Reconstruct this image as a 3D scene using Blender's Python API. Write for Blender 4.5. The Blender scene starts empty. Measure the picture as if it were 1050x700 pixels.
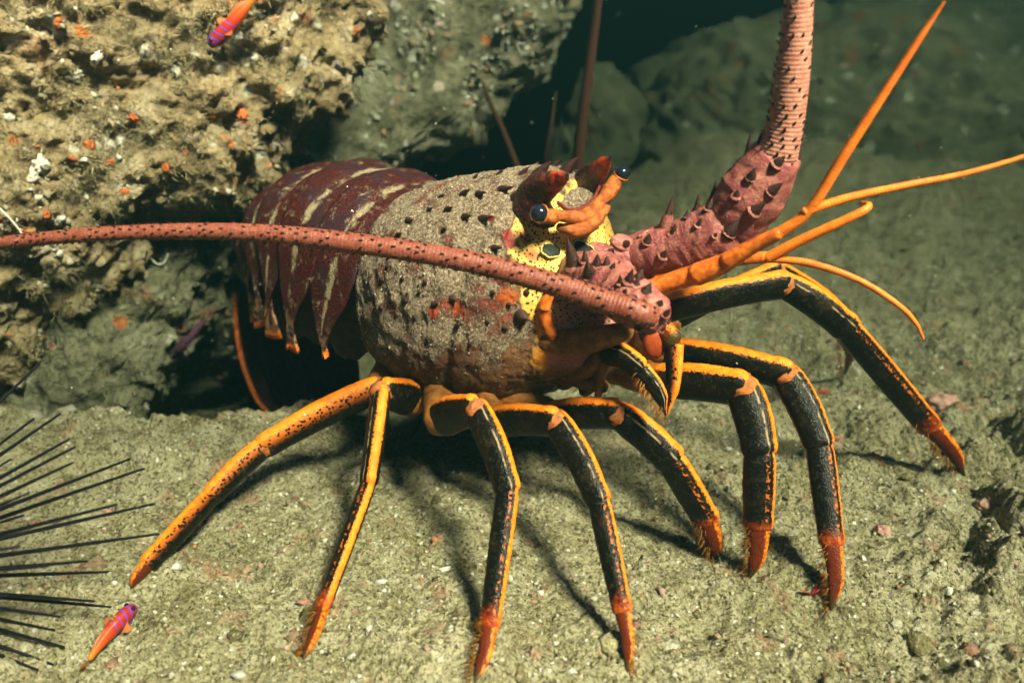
import bpy, bmesh, math, random
import numpy as np
from mathutils import Vector
from mathutils.bvhtree import BVHTree

S = bpy.context.scene
COL = S.collection
rng = np.random.default_rng(7)
random.seed(7)

# ------------------------------------------------------------------ camera
TH = math.radians(22.0)
FPX = 816.0
CAMZ = 0.30
cd = bpy.data.cameras.new("camera")
cam = bpy.data.objects.new("camera", cd); COL.objects.link(cam)
cam.location = (0, 0, CAMZ)
cam.rotation_euler = (math.radians(90) - TH, 0, 0)
cd.sensor_width = 36.0; cd.lens = FPX / 1050.0 * 36.0
cd.clip_start = 0.01; cd.clip_end = 50.0
cd.dof.use_dof = True; cd.dof.focus_distance = 0.475; cd.dof.aperture_fstop = 5.8
S.camera = cam

# ------------------------------------------------------------------ light
SUN_TRAVEL = Vector((-0.55, 0.75, -1.15)).normalized()
w = bpy.data.worlds.new("World"); S.world = w; w.use_nodes = True
nt = w.node_tree; nt.nodes.clear()
sky = nt.nodes.new("ShaderNodeTexSky"); sky.sky_type = 'NISHITA'; sky.sun_disc = False
sky.sun_elevation = math.asin(-SUN_TRAVEL.z)
sky.sun_rotation = math.atan2(-SUN_TRAVEL.x, -SUN_TRAVEL.y)
bg = nt.nodes.new("ShaderNodeBackground"); bg.inputs['Strength'].default_value = 0.016
wo = nt.nodes.new("ShaderNodeOutputWorld")
nt.links.new(sky.outputs[0], bg.inputs[0]); nt.links.new(bg.outputs[0], wo.inputs[0])
sl = bpy.data.lights.new("sun", 'SUN'); sl.energy = 5.0; sl.angle = math.radians(11.0); sl.color = (1.0, 0.72, 0.54)
sun = bpy.data.objects.new("sun", sl); COL.objects.link(sun)
sun.rotation_euler = SUN_TRAVEL.to_track_quat('-Z', 'Y').to_euler()
S.view_settings.view_transform = 'Standard'; S.view_settings.look = 'None'
S.view_settings.gamma = 1.0; S.view_settings.use_curve_mapping = False
S.view_settings.exposure = 5.3
S.render.engine = 'CYCLES'
S.cycles.use_denoising = True
S.cycles.max_bounces = 6; S.cycles.volume_bounces = 0; S.cycles.diffuse_bounces = 3
S.cycles.use_adaptive_sampling = True; S.cycles.adaptive_threshold = 0.02

# ------------------------------------------------------------------ helpers: space
CT, ST = math.cos(TH), math.sin(TH)
CAM = np.array([0, 0, CAMZ])
def ray(px, py):
    u = (px - 525) / FPX; v = (350 - py) / FPX
    return np.array([u, CT + v * ST, -ST + v * CT])
def P(px, py, Y):
    d = ray(px, py)
    return CAM + d * (Y / d[1])
def RW(wpx, p):                       # a width in photo pixels at point p -> radius in metres
    return 0.5 * wpx * (p[1] * CT - (p[2] - CAMZ) * ST) / FPX
def nrm(v):
    v = np.asarray(v, float); return v / (np.linalg.norm(v) + 1e-12)
def sstep(a, b, x):
    t = np.clip((x - a) / (b - a), 0, 1); return t * t * (3 - 2 * t)

# ------------------------------------------------------------------ helpers: noise
_pr = np.random.default_rng(3)
_perm = _pr.permutation(256); _perm = np.concatenate([_perm, _perm, _perm])
_g = _pr.normal(size=(256, 3)); _g /= np.linalg.norm(_g, axis=1)[:, None]
def perlin(p):
    p = np.asarray(p, float)
    i = np.floor(p).astype(int); f = p - i; i &= 255
    u = f * f * f * (f * (f * 6 - 15) + 10)
    r = 0
    for a in (0, 1):
        wx = u[:, 0] if a else 1 - u[:, 0]
        for b in (0, 1):
            wy = u[:, 1] if b else 1 - u[:, 1]
            for c in (0, 1):
                wz = u[:, 2] if c else 1 - u[:, 2]
                h = _perm[_perm[_perm[(i[:, 0] + a) & 255] + ((i[:, 1] + b) & 255)] + ((i[:, 2] + c) & 255)]
                g = _g[h]
                r = r + wx * wy * wz * (g[:, 0] * (f[:, 0] - a) + g[:, 1] * (f[:, 1] - b) + g[:, 2] * (f[:, 2] - c))
    return r * 1.6
def fbm(p, freq, octs=3, gain=0.5, off=0.0):
    r = 0; a = 1.0
    p = np.asarray(p) + off
    for k in range(octs):
        r = r + a * perlin(p * freq); freq *= 2.03; a *= gain
    return r

# ------------------------------------------------------------------ helpers: objects
ROOT0 = {}
def link(o, parent=None, label=None, cat=None, group=None, kind=None):
    COL.objects.link(o)
    if parent is not None: o.parent = parent
    if label: o["label"] = label
    if cat: o["category"] = cat
    if group: o["group"] = group
    if kind: o["kind"] = kind
    return o
def root_of(o):
    while o.parent is not None: o = o.parent
    return o
def mesh(name, V, F, mat, uv=None, col=None, smooth=True, attr=None):
    me = bpy.data.meshes.new(name)
    V = np.asarray(V, float)
    if isinstance(F, np.ndarray):
        nf, k = F.shape
        me.vertices.add(len(V)); me.vertices.foreach_set("co", V.astype(np.float32).ravel())
        me.loops.add(nf * k); me.loops.foreach_set("vertex_index", F.astype(np.int32).ravel())
        me.polygons.add(nf); me.polygons.foreach_set("loop_start", np.arange(0, nf * k, k, dtype=np.int32))
        me.update(calc_edges=True)
    else:
        me.from_pydata(V.tolist(), [], F)
    if smooth: me.polygons.foreach_set("use_smooth", np.ones(len(me.polygons), dtype=bool))
    li = None
    if uv is not None:
        li = np.empty(len(me.loops), dtype=np.int32); me.loops.foreach_get("vertex_index", li)
        l = me.uv_layers.new(name="UVMap"); l.data.foreach_set("uv", np.asarray(uv, np.float32)[li].ravel())
    if col is not None:
        a = me.color_attributes.new("Col", 'FLOAT_COLOR', 'POINT')
        c = np.ones((len(V), 4), np.float32); c[:, :3] = col; a.data.foreach_set("color", c.ravel())
    for k, v in (attr or {}).items():
        a = me.attributes.new(k, 'FLOAT', 'POINT'); a.data.foreach_set("value", np.asarray(v, np.float32))
    if mat: me.materials.append(mat)
    me.validate()
    return me
def obj(name, V, F, mat, parent=None, uv=None, col=None, smooth=True, attr=None, **tags):
    V = np.asarray(V, float)
    if parent is not None:
        off = np.array(root_of(parent).location)
    else:
        lo, hi = V.min(0), V.max(0); off = np.array([(lo[0] + hi[0]) / 2, (lo[1] + hi[1]) / 2, lo[2]])
    me = mesh(name, V - off, F, mat, uv, col, smooth, attr)
    o = bpy.data.objects.new(name, me)
    if parent is None: o.location = off
    return link(o, parent, **tags)
def empty(name, loc, **tags):
    o = bpy.data.objects.new(name, None); o.location = loc; o.empty_display_size = 0.02
    return link(o, None, **tags)
def tree_of(V, F):
    return BVHTree.FromPolygons([tuple(v) for v in V], [tuple(int(i) for i in f) for f in F])
def hit(tree, px, py):
    d = Vector(nrm(ray(px, py)))
    loc, n, i, dist = tree.ray_cast(Vector(CAM), d)
    if loc is None: return None, None
    n = np.array(n)
    if n @ np.array(d) > 0: n = -n
    return np.array(loc), n

# ------------------------------------------------------------------ helpers: shapes
def grid_faces(nr, nc, wrap=False):
    r = np.arange(nr - 1)[:, None]; c = np.arange(nc - (0 if wrap else 1))[None, :]
    c2 = (c + 1) % nc
    a = r * nc + c; b = r * nc + c2; d = (r + 1) * nc + c2; e = (r + 1) * nc + c
    return np.stack([a + 0 * b, b, d, e + 0 * b], -1).reshape(-1, 4)
def spline(pts, n):
    pts = np.asarray(pts, float)
    if len(pts) == 2:
        t = np.linspace(0, 1, n)[:, None]; return pts[0] * (1 - t) + pts[1] * t
    ext = np.vstack([2 * pts[0] - pts[1], pts, 2 * pts[-1] - pts[-2]])
    m = len(pts) - 1; out = []
    for s in np.linspace(0, m, n):
        k = min(int(s), m - 1); t = s - k
        a, b, c, d = ext[k:k + 4]
        out.append(0.5 * (2 * b + (c - a) * t + (2 * a - 5 * b + 4 * c - d) * t * t + (3 * b - a - 3 * c + d) * t ** 3))
    return np.array(out)
def sweep(path, rad, seg=20, ref=(0, 0, 1), flat=(1.0, 1.0), v0=0.0):
    """tube along path; rad per point (already going to ~0 at capped ends). UV: u angle (0.5 = ref side), v metres."""
    path = np.asarray(path, float); n = len(path)
    T = np.gradient(path, axis=0); T /= np.linalg.norm(T, axis=1)[:, None] + 1e-12
    ref = np.asarray(ref, float)
    if ref.ndim == 1: ref = np.repeat(ref[None], n, 0)
    N1 = ref - (ref * T).sum(1)[:, None] * T
    N1 /= np.linalg.norm(N1, axis=1)[:, None] + 1e-12
    N2 = np.cross(T, N1)
    th = np.linspace(-math.pi, math.pi, seg + 1)
    rad = np.asarray(rad, float)
    ring = (np.cos(th)[None, :, None] * N1[:, None] * flat[0] + np.sin(th)[None, :, None] * N2[:, None] * flat[1]) * rad[:, None, None]
    V = (path[:, None] + ring).reshape(-1, 3)
    L = np.concatenate([[0], np.cumsum(np.linalg.norm(np.diff(path, axis=0), axis=1))]) + v0
    uv = np.stack([np.repeat((0.5 + th / (2 * math.pi))[None], n, 0), np.repeat(L[:, None], seg + 1, 1)], -1).reshape(-1, 2)
    return V, grid_faces(n, seg + 1), uv
def capped(path_pts, radii, n=40, cap=0.9, **kw):
    """closed rounded tube through points with radii at those points"""
    path = spline(path_pts, n)
    r = np.interp(np.linspace(0, 1, n), np.linspace(0, 1, len(radii)), radii)
    Lc = np.linalg.norm(np.diff(path, axis=0), axis=1).sum()
    k0 = nrm(path[0] - path[1]) * radii[0] * cap; k1 = nrm(path[-1] - path[-2]) * radii[-1] * cap
    a = np.linspace(0, 1, 7)[:-1]
    p0 = path[0] + k0 * np.cos(a * math.pi / 2)[:, None]; r0 = radii[0] * np.sin(a * math.pi / 2); r0[0] = 1e-5
    p1 = path[-1] + k1 * np.sin((a + 1 / 6) * math.pi / 2)[:, None]; r1 = radii[-1] * np.cos((a + 1 / 6) * math.pi / 2); r1[-1] = 1e-5
    return sweep(np.vstack([p0, path, p1]), np.concatenate([r0, r, r1]), **kw)
def join(parts):
    Vs, Fs, Us = [], [], []; o = 0
    for V, F, U in parts:
        Vs.append(V); Fs.append(np.asarray(F) + o); Us.append(U); o += len(V)
    return np.vstack(Vs), np.vstack(Fs), np.vstack(Us)
def spike(p, d, length, r, bend=(0, 0, 0), seg=8, rings=6, sink=0.15):
    d = nrm(d); t = np.linspace(-sink, 1, rings)
    path = np.asarray(p) + d * (t * length)[:, None] + np.asarray(bend) * (np.clip(t, 0, 1) ** 2 * length)[:, None]
    rr = r * (1 - np.clip(t, 0, 1)) ** 0.85; rr[-1] = 1e-5
    ref = nrm(np.cross(d, [0.3, 0.5, 0.81]))
    return sweep(path, rr, seg=seg, ref=ref)
def blob(c, rx, ry, rz, ax=None, sub=3, noise=0.0, nf=200):
    bm = bmesh.new(); bmesh.ops.create_icosphere(bm, subdivisions=sub, radius=1.0)
    V = np.array([v.co[:] for v in bm.verts]); F = np.array([[v.index for v in f.verts] for f in bm.faces]); bm.free()
    D = V.copy(); V = V * [rx, ry, rz]
    if noise: V = V * (1 + noise * fbm(D, nf, 2, off=c[0] * 91))[:, None]
    if ax is not None: V = V @ np.asarray(ax)
    return V + np.asarray(c), F, D[:, :2]

# ------------------------------------------------------------------ helpers: materials
class G:
    def __init__(s, name):
        s.m = bpy.data.materials.new(name); s.m.use_nodes = True
        s.t = s.m.node_tree; s.b = s.t.nodes["Principled BSDF"]
    def n(s, typ, **kw):
        x = s.t.nodes.new(typ)
        for k, v in kw.items(): setattr(x, k, v)
        return x
    def put(s, sock, v):
        if hasattr(v, 'is_output'): s.t.links.new(v, sock)
        elif isinstance(v, (tuple, list)) and sock.type == 'RGBA': sock.default_value = tuple(v) + ((1,) if len(v) == 3 else ())
        else: sock.default_value = v
    def coord(s, which='Object'): return s.n("ShaderNodeTexCoord").outputs[which]
    def noise(s, scale, vec=None, detail=3, rough=0.55, out='Fac'):
        x = s.n("ShaderNodeTexNoise"); x.inputs['Scale'].default_value = scale; x.inputs['Detail'].default_value = detail
        x.inputs['Roughness'].default_value = rough
        s.put(x.inputs['Vector'], vec if vec is not None else s.coord()); return x.outputs[out]
    def vor(s, scale, vec=None, out='Distance', feature='F1', rnd=1.0):
        x = s.n("ShaderNodeTexVoronoi", feature=feature); x.inputs['Scale'].default_value = scale
        x.inputs['Randomness'].default_value = rnd
        s.put(x.inputs['Vector'], vec if vec is not None else s.coord()); return x.outputs[out]
    def math(s, op, a, b=0.0, clamp=False):
        x = s.n("ShaderNodeMath", operation=op, use_clamp=clamp); s.put(x.inputs[0], a); s.put(x.inputs[1], b); return x.outputs[0]
    def ss(s, a, b, x):                # smooth step from a to b
        m = s.n("ShaderNodeMapRange", interpolation_type='SMOOTHSTEP')
        s.put(m.inputs[0], x); m.inputs[1].default_value = a; m.inputs[2].default_value = b
        m.inputs[3].default_value = 0.0; m.inputs[4].default_value = 1.0
        if a > b:
            m.inputs[1].default_value = b; m.inputs[2].default_value = a; m.inputs[3].default_value = 1.0; m.inputs[4].default_value = 0.0
        return m.outputs[0]
    def mix(s, f, a, b, blend='MIX'):
        x = s.n("ShaderNodeMix", data_type='RGBA', blend_type=blend)
        s.put(x.inputs[0], f); s.put(x.inputs[6], a); s.put(x.inputs[7], b); return x.outputs[2]
    def ramp(s, f, stops, interp='LINEAR'):
        x = s.n("ShaderNodeValToRGB"); r = x.color_ramp; r.interpolation = interp
        while len(r.elements) < len(stops): r.elements.new(0.5)
        for e, (p, c) in zip(r.elements, stops): e.position = p; e.color = tuple(c) + (1,)
        s.put(x.inputs[0], f); return x.outputs[0]
    def attr(s, name, out='Color'): return s.n("ShaderNodeAttribute", attribute_name=name).outputs[out]
    def uv(s):
        x = s.n("ShaderNodeSeparateXYZ"); s.t.links.new(s.coord('UV'), x.inputs[0]); return x.outputs[0], x.outputs[1]
    def bump(s, h, strength=0.5, dist=0.001, base=None):
        x = s.n("ShaderNodeBump"); x.inputs['Strength'].default_value = strength; x.inputs['Distance'].default_value = dist
        s.put(x.inputs['Height'], h)
        if base is not None: s.t.links.new(base, x.inputs['Normal'])
        return x.outputs[0]
    def done(s, color, rough=0.5, normal=None, spec=0.5, sss=None):
        spec = spec * 0.6
        s.put(s.b.inputs['Base Color'], color); s.put(s.b.inputs['Roughness'], rough)
        s.put(s.b.inputs['Specular IOR Level'], spec)
        if normal is not None: s.t.links.new(normal, s.b.inputs['Normal'])
        if sss:
            s.b.inputs['Subsurface Weight'].default_value = sss; s.b.inputs['Subsurface Scale'].default_value = 0.002
        return s.m
MAT = {}

def m_seabed():
    g = G("seabed_sand"); c = g.coord()
    big = g.noise(9, c, 4); med = g.noise(60, c, 4, 0.65); fine = g.noise(420, c, 3, 0.7); vf = g.noise(1100, c, 2, 0.7)
    col = g.ramp(med, [(0.30, (0.18, 0.15, 0.07)), (0.5, (0.42, 0.365, 0.22)), (0.70, (0.57, 0.51, 0.35))])
    col = g.mix(g.math('MULTIPLY', g.ss(0.48, 0.66, big), 0.6), col, (0.27, 0.24, 0.12))
    col = g.mix(g.math('MULTIPLY', g.ss(0.55, 0.68, g.noise(24, c, 4, 0.6)), 0.6), col, (0.20, 0.16, 0.065))
    col = g.mix(g.math('MULTIPLY', g.ss(0.50, 0.70, fine), 0.7), col, (0.58, 0.53, 0.38))
    col = g.mix(g.math('MULTIPLY', g.ss(0.50, 0.34, fine), 0.85), col, (0.075, 0.058, 0.024))
    v = g.vor(260, c); vc = g.vor(260, c, 'Color'); sep = g.n("ShaderNodeSeparateColor"); g.t.links.new(vc, sep.inputs[0])
    fleck = g.math('MULTIPLY', g.ss(0.36, 0.26, v), g.math('GREATER_THAN', sep.outputs[0], 0.80))
    col = g.mix(fleck, col, g.ramp(sep.outputs[1], [(0.0, (0.78, 0.75, 0.66)), (0.72, (0.62, 0.57, 0.46)), (0.8, (0.42, 0.17, 0.13)), (1.0, (0.3, 0.2, 0.25))]))
    pink = g.ss(0.60, 0.68, g.noise(38, c, 4))
    col = g.mix(g.math('MULTIPLY', pink, 0.5), col, (0.42, 0.20, 0.13))
    col = g.mix(g.math('MULTIPLY', g.ss(0.58, 0.66, g.noise(110, c, 4, 0.7)), 0.75), col, (0.10, 0.078, 0.03))
    col = g.mix(g.math('MULTIPLY', g.ss(0.64, 0.72, g.noise(85, c, 5, 0.75)), 0.7), col, (0.62, 0.58, 0.46))
    h = g.math('ADD', g.math('MULTIPLY', fine, 1.0), g.math('MULTIPLY', vf, 0.5))
    n = g.bump(h, 1.0, 0.0045)
    n = g.bump(med, 0.8, 0.010, n)
    return g.done(col, 0.85, n, 0.25)
def m_rock(name, base, dark, light, accent=True, k=1.0):
    g = G(name); c = g.coord()
    med = g.noise(28 * k, c, 5, 0.65); fine = g.noise(170 * k, c, 4, 0.7); big = g.noise(7 * k, c, 3)
    col = g.ramp(med, [(0.28, dark), (0.52, base), (0.75, light)])
    col = g.mix(g.math('MULTIPLY', g.ss(0.5, 0.75, fine), 0.55), col, light)
    col = g.mix(g.math('MULTIPLY', g.ss(0.48, 0.3, fine), 0.7), col, dark)
    if accent:
        v = g.vor(75 * k, c); vc = g.vor(75 * k, c, 'Color'); sep = g.n("ShaderNodeSeparateColor"); g.t.links.new(vc, sep.inputs[0])
        wob = g.math('ADD', v, g.math('MULTIPLY', g.noise(300 * k, c, 2), 0.3))
        pick = g.math('MULTIPLY', g.ss(0.62, 0.45, wob), g.math('GREATER_THAN', sep.outputs[0], 0.84))
        col = g.mix(pick, col, g.ramp(sep.outputs[1], [(0.0, (0.62, 0.58, 0.50)), (0.5, (0.52, 0.50, 0.40)), (0.6, (0.48, 0.16, 0.04)), (0.75, (0.40, 0.20, 0.14)), (1.0, (0.62, 0.56, 0.50))]))
        col = g.mix(g.math('MULTIPLY', g.ss(0.6, 0.72, g.noise(22 * k, c, 3)), 0.6), col, (0.33, 0.13, 0.04))
    h = g.math('ADD', fine, g.math('MULTIPLY', g.noise(600 * k, c, 2, 0.7), 0.5))
    n = g.bump(h, 1.0, 0.008 / k); n = g.bump(med, 0.9, 0.022 / k, n)
    return g.done(col, 0.85, n, 0.25)
def m_attr(name, rough=0.8, spec=0.3):
    g = G(name); c = g.coord()
    return g.done(g.mix(g.math('MULTIPLY', g.noise(900, c, 2), 0.5), g.attr("Col"), (0.05, 0.045, 0.03)), rough, None, spec)
def m_carapace():
    g = G("lobster_carapace"); c = g.coord()
    base = g.attr("Col"); sed = g.attr("Sed", 'Fac')
    # fine dark dotting on the bare shell
    dots = g.ss(0.40, 0.28, g.vor(480, c))
    dotted = g.mix(g.math('MULTIPLY', dots, g.attr("Dot", 'Fac')), base, (0.03, 0.015, 0.01))
    nz = g.noise(620, c, 4, 0.8); nz2 = g.noise(240, c, 4, 0.75)
    grit = g.ramp(nz, [(0.34, (0.05, 0.026, 0.018)), (0.46, (0.17, 0.115, 0.075)), (0.56, (0.28, 0.215, 0.145)), (0.68, (0.58, 0.50, 0.37))])
    m = g.ss(0.56, 0.80, g.math('ADD', g.math('MULTIPLY', sed, 0.58), g.math('MULTIPLY', g.math('ADD', nz2, g.math('MULTIPLY', g.math('SUBTRACT', nz, 0.5), 0.8)), 0.6)))
    col = g.mix(m, dotted, grit)
    rough = g.math('ADD', g.math('MULTIPLY', m, 0.45), 0.35)
    h = g.math('ADD', g.math('MULTIPLY', nz, g.math('ADD', m, 0.12)), g.math('MULTIPLY', nz2, 0.6))
    return g.done(col, rough, g.bump(h, 0.9, 0.0028), 0.45)
def m_tail():
    g = G("lobster_tail_shell"); u, v = g.uv(); c = g.coord()
    peb = g.vor(650, c)
    col = g.mix(g.ss(0.1, 0.5, peb), (0.110, 0.014, 0.010), (0.028, 0.0045, 0.0045))
    col = g.mix(g.ss(0.45, 0.62, g.noise(45, c, 3)), col, (0.028, 0.009, 0.014))
    nz = g.noise(900, c, 3, 0.75)
    grit = g.ramp(nz, [(0.32, (0.07, 0.05, 0.03)), (0.5, (0.26, 0.20, 0.12)), (0.68, (0.45, 0.37, 0.24))])
    wob = g.math('ADD', v, g.math('MULTIPLY', g.math('SUBTRACT', g.noise(120, c, 3), 0.5), 0.22))
    band = g.math('MULTIPLY', g.ss(0.40, 0.46, wob), g.ss(0.58, 0.52, wob))
    band = g.math('MULTIPLY', band, g.ss(0.42, 0.56, g.noise(60, c, 4, 0.65)))
    band = g.math('MAXIMUM', band, g.math('MULTIPLY', g.ss(0.56, 0.70, g.noise(130, c, 5, 0.75)), 0.75))
    col = g.mix(band, col, grit)
    au = g.math('ABSOLUTE', u)
    col = g.mix(g.math('MULTIPLY', g.ss(1.55, 1.8, au), g.ss(0.42, 0.6, g.noise(160, c, 3))), col, (0.30, 0.16, 0.08))
    col = g.mix(g.ss(1.90, 1.95, au), col, (0.72, 0.17, 0.012))
    h = g.math('ADD', g.math('MULTIPLY', peb, -0.6), g.math('MULTIPLY', nz, 0.5))
    return g.done(col, 0.42, g.bump(h, 0.7, 0.0012), 0.5)
def m_leg(name, wid=0.10, claw=False, shank=False, orange=(0.84, 0.235, 0.012), dots=True, dark=(0.0042, 0.004, 0.003), pale=True, freckle=0.0):
    g = G(name); u, v = g.uv(); c = g.coord()
    nf = g.noise(1500, c, 2, 0.6); nm = g.noise(260, c, 3)
    d = g.math('SUBTRACT', u, 0.5)
    ad = g.math('ABSOLUTE', d)
    edge = g.math('ADD', ad, g.math('MULTIPLY', g.math('SUBTRACT', g.noise(800, c, 3, 0.75), 0.5), 0.13))
    # black side with fine pale pimples, warming to dark orange on the underside
    vd = g.vor(1050, c)
    side = g.mix(g.math('MULTIPLY', g.ss(0.22, 0.10, vd), g.ss(0.46, 0.68, nm)), dark, (0.09, 0.085, 0.045))
    side = g.mix(g.math('MULTIPLY', g.ss(0.52, 0.70, g.noise(90, c, 3)), 0.6), side, (0.03, 0.018, 0.009))
    side = g.mix(g.ss(0.42, 0.47, edge), side, (0.36, 0.08, 0.012))
    org = g.mix(g.math('MULTIPLY', g.ss(0.35, 0.7, nm), 0.7), orange, (0.62, 0.105, 0.006))
    if dots:
        pat = g.ss(0.40, 0.22, g.vor(680, c))
        org = g.mix(g.math('MULTIPLY', pat, g.ss(wid * 0.45, wid, ad)), org, (0.05, 0.015, 0.008))
    if freckle:
        pat = g.ss(0.46, 0.34, g.vor(430, c))
        side = g.mix(g.math('MULTIPLY', g.math('SUBTRACT', 1.0, pat), g.math('MULTIPLY', g.ss(wid + freckle, wid, ad), 1.0)), side, (0.55, 0.12, 0.01))
    col = g.mix(g.ss(wid + 0.012, wid - 0.008, edge), side, org)
    if pale:
        pl = g.math('ADD', g.math('SUBTRACT', wid + 0.072, d), g.math('MULTIPLY', g.math('SUBTRACT', nm, 0.5), 0.03))
        col = g.mix(g.math('MULTIPLY', g.ss(0.013, 0.006, g.math('ABSOLUTE', pl)), g.math('MULTIPLY', g.ss(0.40, 0.55, g.noise(130, c, 3)), 0.5)), col, (0.52, 0.36, 0.20))
    h = g.math('ADD', g.math('MULTIPLY', vd, -0.5), g.math('MULTIPLY', nf, 0.35))
    silt = g.math('MULTIPLY', g.ss(0.52, 0.72, g.noise(420, c, 4, 0.7)), 0.28)
    col = g.mix(silt, col, g.mix(0.6, col, (0.20, 0.17, 0.09)))
    if shank:
        e_ = g.math('ADD', v, g.math('MULTIPLY', g.math('SUBTRACT', g.noise(300, c, 3, 0.7), 0.5), 0.22))
        rd = g.mix(g.ss(0.45, 0.6, g.noise(350, c, 3, 0.7)), (0.42, 0.035, 0.008), (0.62, 0.13, 0.01))
        col = g.mix(g.math('MULTIPLY', g.ss(0.82, 1.0, e_), 0.7), col, rd)
        dash = g.math('MULTIPLY', g.ss(0.030, 0.016, g.math('ABSOLUTE', g.math('SUBTRACT', d, wid + 0.075))), g.ss(0.50, 0.60, g.noise(500, c, 2)))
        col = g.mix(g.math('MULTIPLY', dash, 0.8), col, (0.50, 0.12, 0.02))
    if claw:
        st = g.noise(420, c, 3, 0.7)
        col = g.mix(g.math('MULTIPLY', g.ss(0.48, 0.60, st), 0.8), col, (0.10, 0.012, 0.006))
        col = g.mix(g.ss(0.66, 0.90, v), col, (0.05, 0.035, 0.012))
    return g.done(col, 0.30, g.bump(h, 0.6, 0.0009), 0.28)
def m_blotch(name, a, b, dark, sc=220, rough=0.42, bumpd=0.001, dk=0.5):
    g = G(name); c = g.coord(); n1 = g.noise(sc, c, 4, 0.65); n2 = g.noise(sc * 4, c, 3, 0.7)
    col = g.mix(g.ss(0.35, 0.65, n1), a, b)
    col = g.mix(g.math('MULTIPLY', g.ss(0.55, 0.75, n2), dk), col, dark)
    return g.done(col, rough, g.bump(g.math('ADD', n2, n1), 0.6, bumpd), 0.5)
def m_rings(name, a, b, dark, pitch=0.0021, rough=0.42, silt=0.25, ringk=0.38):
    g = G(name); u, v = g.uv(); c = g.coord()
    s = g.math('SINE', g.math('MULTIPLY', v, 2 * math.pi / pitch))
    n1 = g.noise(260, c, 4, 0.65); n2 = g.noise(1000, c, 2, 0.7)
    col = g.mix(g.ss(0.3, 0.7, n1), a, b)
    col = g.mix(g.math('MULTIPLY', g.ss(0.35, -0.9, s), ringk), col, dark)
    col = g.mix(g.math('MULTIPLY', g.ss(0.55, 0.75, n2), silt), col, (0.45, 0.36, 0.26))
    return g.done(col, rough, g.bump(g.math('ADD', g.math('MULTIPLY', s, 0.07), n2), 0.6, 0.0006), 0.5)
def m_plain(name, col, rough=0.4, spec=0.5, var=0.35, sc=400, dark=None, coat=0.0, bumpd=0.0006):
    g = G(name); c = g.coord(); n1 = g.noise(sc, c, 4, 0.65)
    cc = g.mix(g.math('MULTIPLY', g.ss(0.35, 0.7, n1), var), col, dark or tuple(x * 0.35 for x in col))
    m = g.done(cc, rough, g.bump(n1, 0.5, bumpd), spec)
    if coat: g.b.inputs['Coat Weight'].default_value = coat; g.b.inputs['Coat Roughness'].default_value = 0.05
    return m
def m_goby():
    g = G("goby_skin"); u, v = g.uv(); c = g.coord()    # v: 0 at the snout, 1 at the tail
    col = g.ramp(v, [(0.0, (0.30, 0.02, 0.012)), (0.45, (0.40, 0.022, 0.008)), (0.75, (0.48, 0.07, 0.01)), (1.0, (0.45, 0.16, 0.015))])
    w_ = g.math('ADD', v, g.math('MULTIPLY', g.math('ABSOLUTE', g.math('SUBTRACT', u, 0.5)), -0.22))
    for p, wd in ((0.075, 0.016), (0.155, 0.014), (0.25, 0.013), (0.35, 0.011), (0.45, 0.009)):
        col = g.mix(g.ss(wd, wd * 0.45, g.math('ABSOLUTE', g.math('SUBTRACT', w_, p - 0.03))), col, (0.04, 0.06, 0.60))
    col = g.mix(g.ss(0.035, 0.015, v), col, (0.04, 0.07, 0.45))
    return g.done(col, 0.35, g.bump(g.noise(1500, c, 2), 0.2, 0.0003), 0.5)
MAT['seabed'] = m_seabed()
MAT['rockA'] = m_rock("encrusted_rock", (0.38, 0.28, 0.15), (0.11, 0.078, 0.036), (0.62, 0.51, 0.36))
MAT['rockB'] = m_rock("silty_rock", (0.22, 0.205, 0.125), (0.075, 0.07, 0.042), (0.40, 0.38, 0.27), True, 0.8)
MAT['rockC'] = m_rock("far_rock", (0.25, 0.24, 0.14), (0.14, 0.135, 0.08), (0.40, 0.38, 0.26), True, 0.55)
MAT['grit'] = m_attr("grit_and_turf")
def m_rubble():
    g = G("rubble_stone"); c = g.coord(); f = g.noise(420, c, 3, 0.7)
    col = g.mix(g.math('MULTIPLY', g.ss(0.5, 0.34, f), 0.7), g.attr("Col"), (0.08, 0.07, 0.03))
    col = g.mix(g.math('MULTIPLY', g.ss(0.52, 0.70, f), 0.6), col, (0.55, 0.50, 0.36))
    return g.done(col, 0.85, g.bump(f, 1.0, 0.004), 0.25)
MAT['rubble'] = m_rubble()
MAT['carapace'] = m_carapace()
MAT['tail'] = m_tail()
MAT['leg'] = m_leg("leg_shell", 0.075)
MAT['leg_shank'] = m_leg("leg_shank_shell", 0.07, shank=True, pale=False)
MAT['leg_plain'] = m_leg("leg_shell_without_pale_line", 0.075, pale=False)
MAT['leg_broad'] = m_leg("leg_shell_broad_stripe", 0.105, freckle=0.15, pale=False)
MAT['leg_claw'] = m_leg("leg_claw_shell", 0.13, claw=True, orange=(0.80, 0.23, 0.012), dark=(0.13, 0.02, 0.006), pale=False)
MAT['coxa'] = m_blotch("leg_base_shell", (0.40, 0.16, 0.035), (0.24, 0.07, 0.015), (0.62, 0.42, 0.14), 260)
MAT['knee'] = m_blotch("knee_shell", (0.50, 0.14, 0.02), (0.20, 0.07, 0.03), (0.05, 0.05, 0.02), 350)
MAT['pink'] = m_blotch("antenna_base_shell", (0.18, 0.038, 0.044), (0.28, 0.10, 0.075), (0.46, 0.28, 0.20), 170, 0.42)
MAT['flag'] = m_rings("antenna_whip_shell", (0.135, 0.026, 0.015), (0.20, 0.062, 0.038), (0.07, 0.014, 0.010), ringk=0.30)
MAT['flag_far'] = m_rings("upright_antenna_shell", (0.27, 0.095, 0.065), (0.37, 0.18, 0.13), (0.18, 0.055, 0.04), ringk=0.14)
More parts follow.
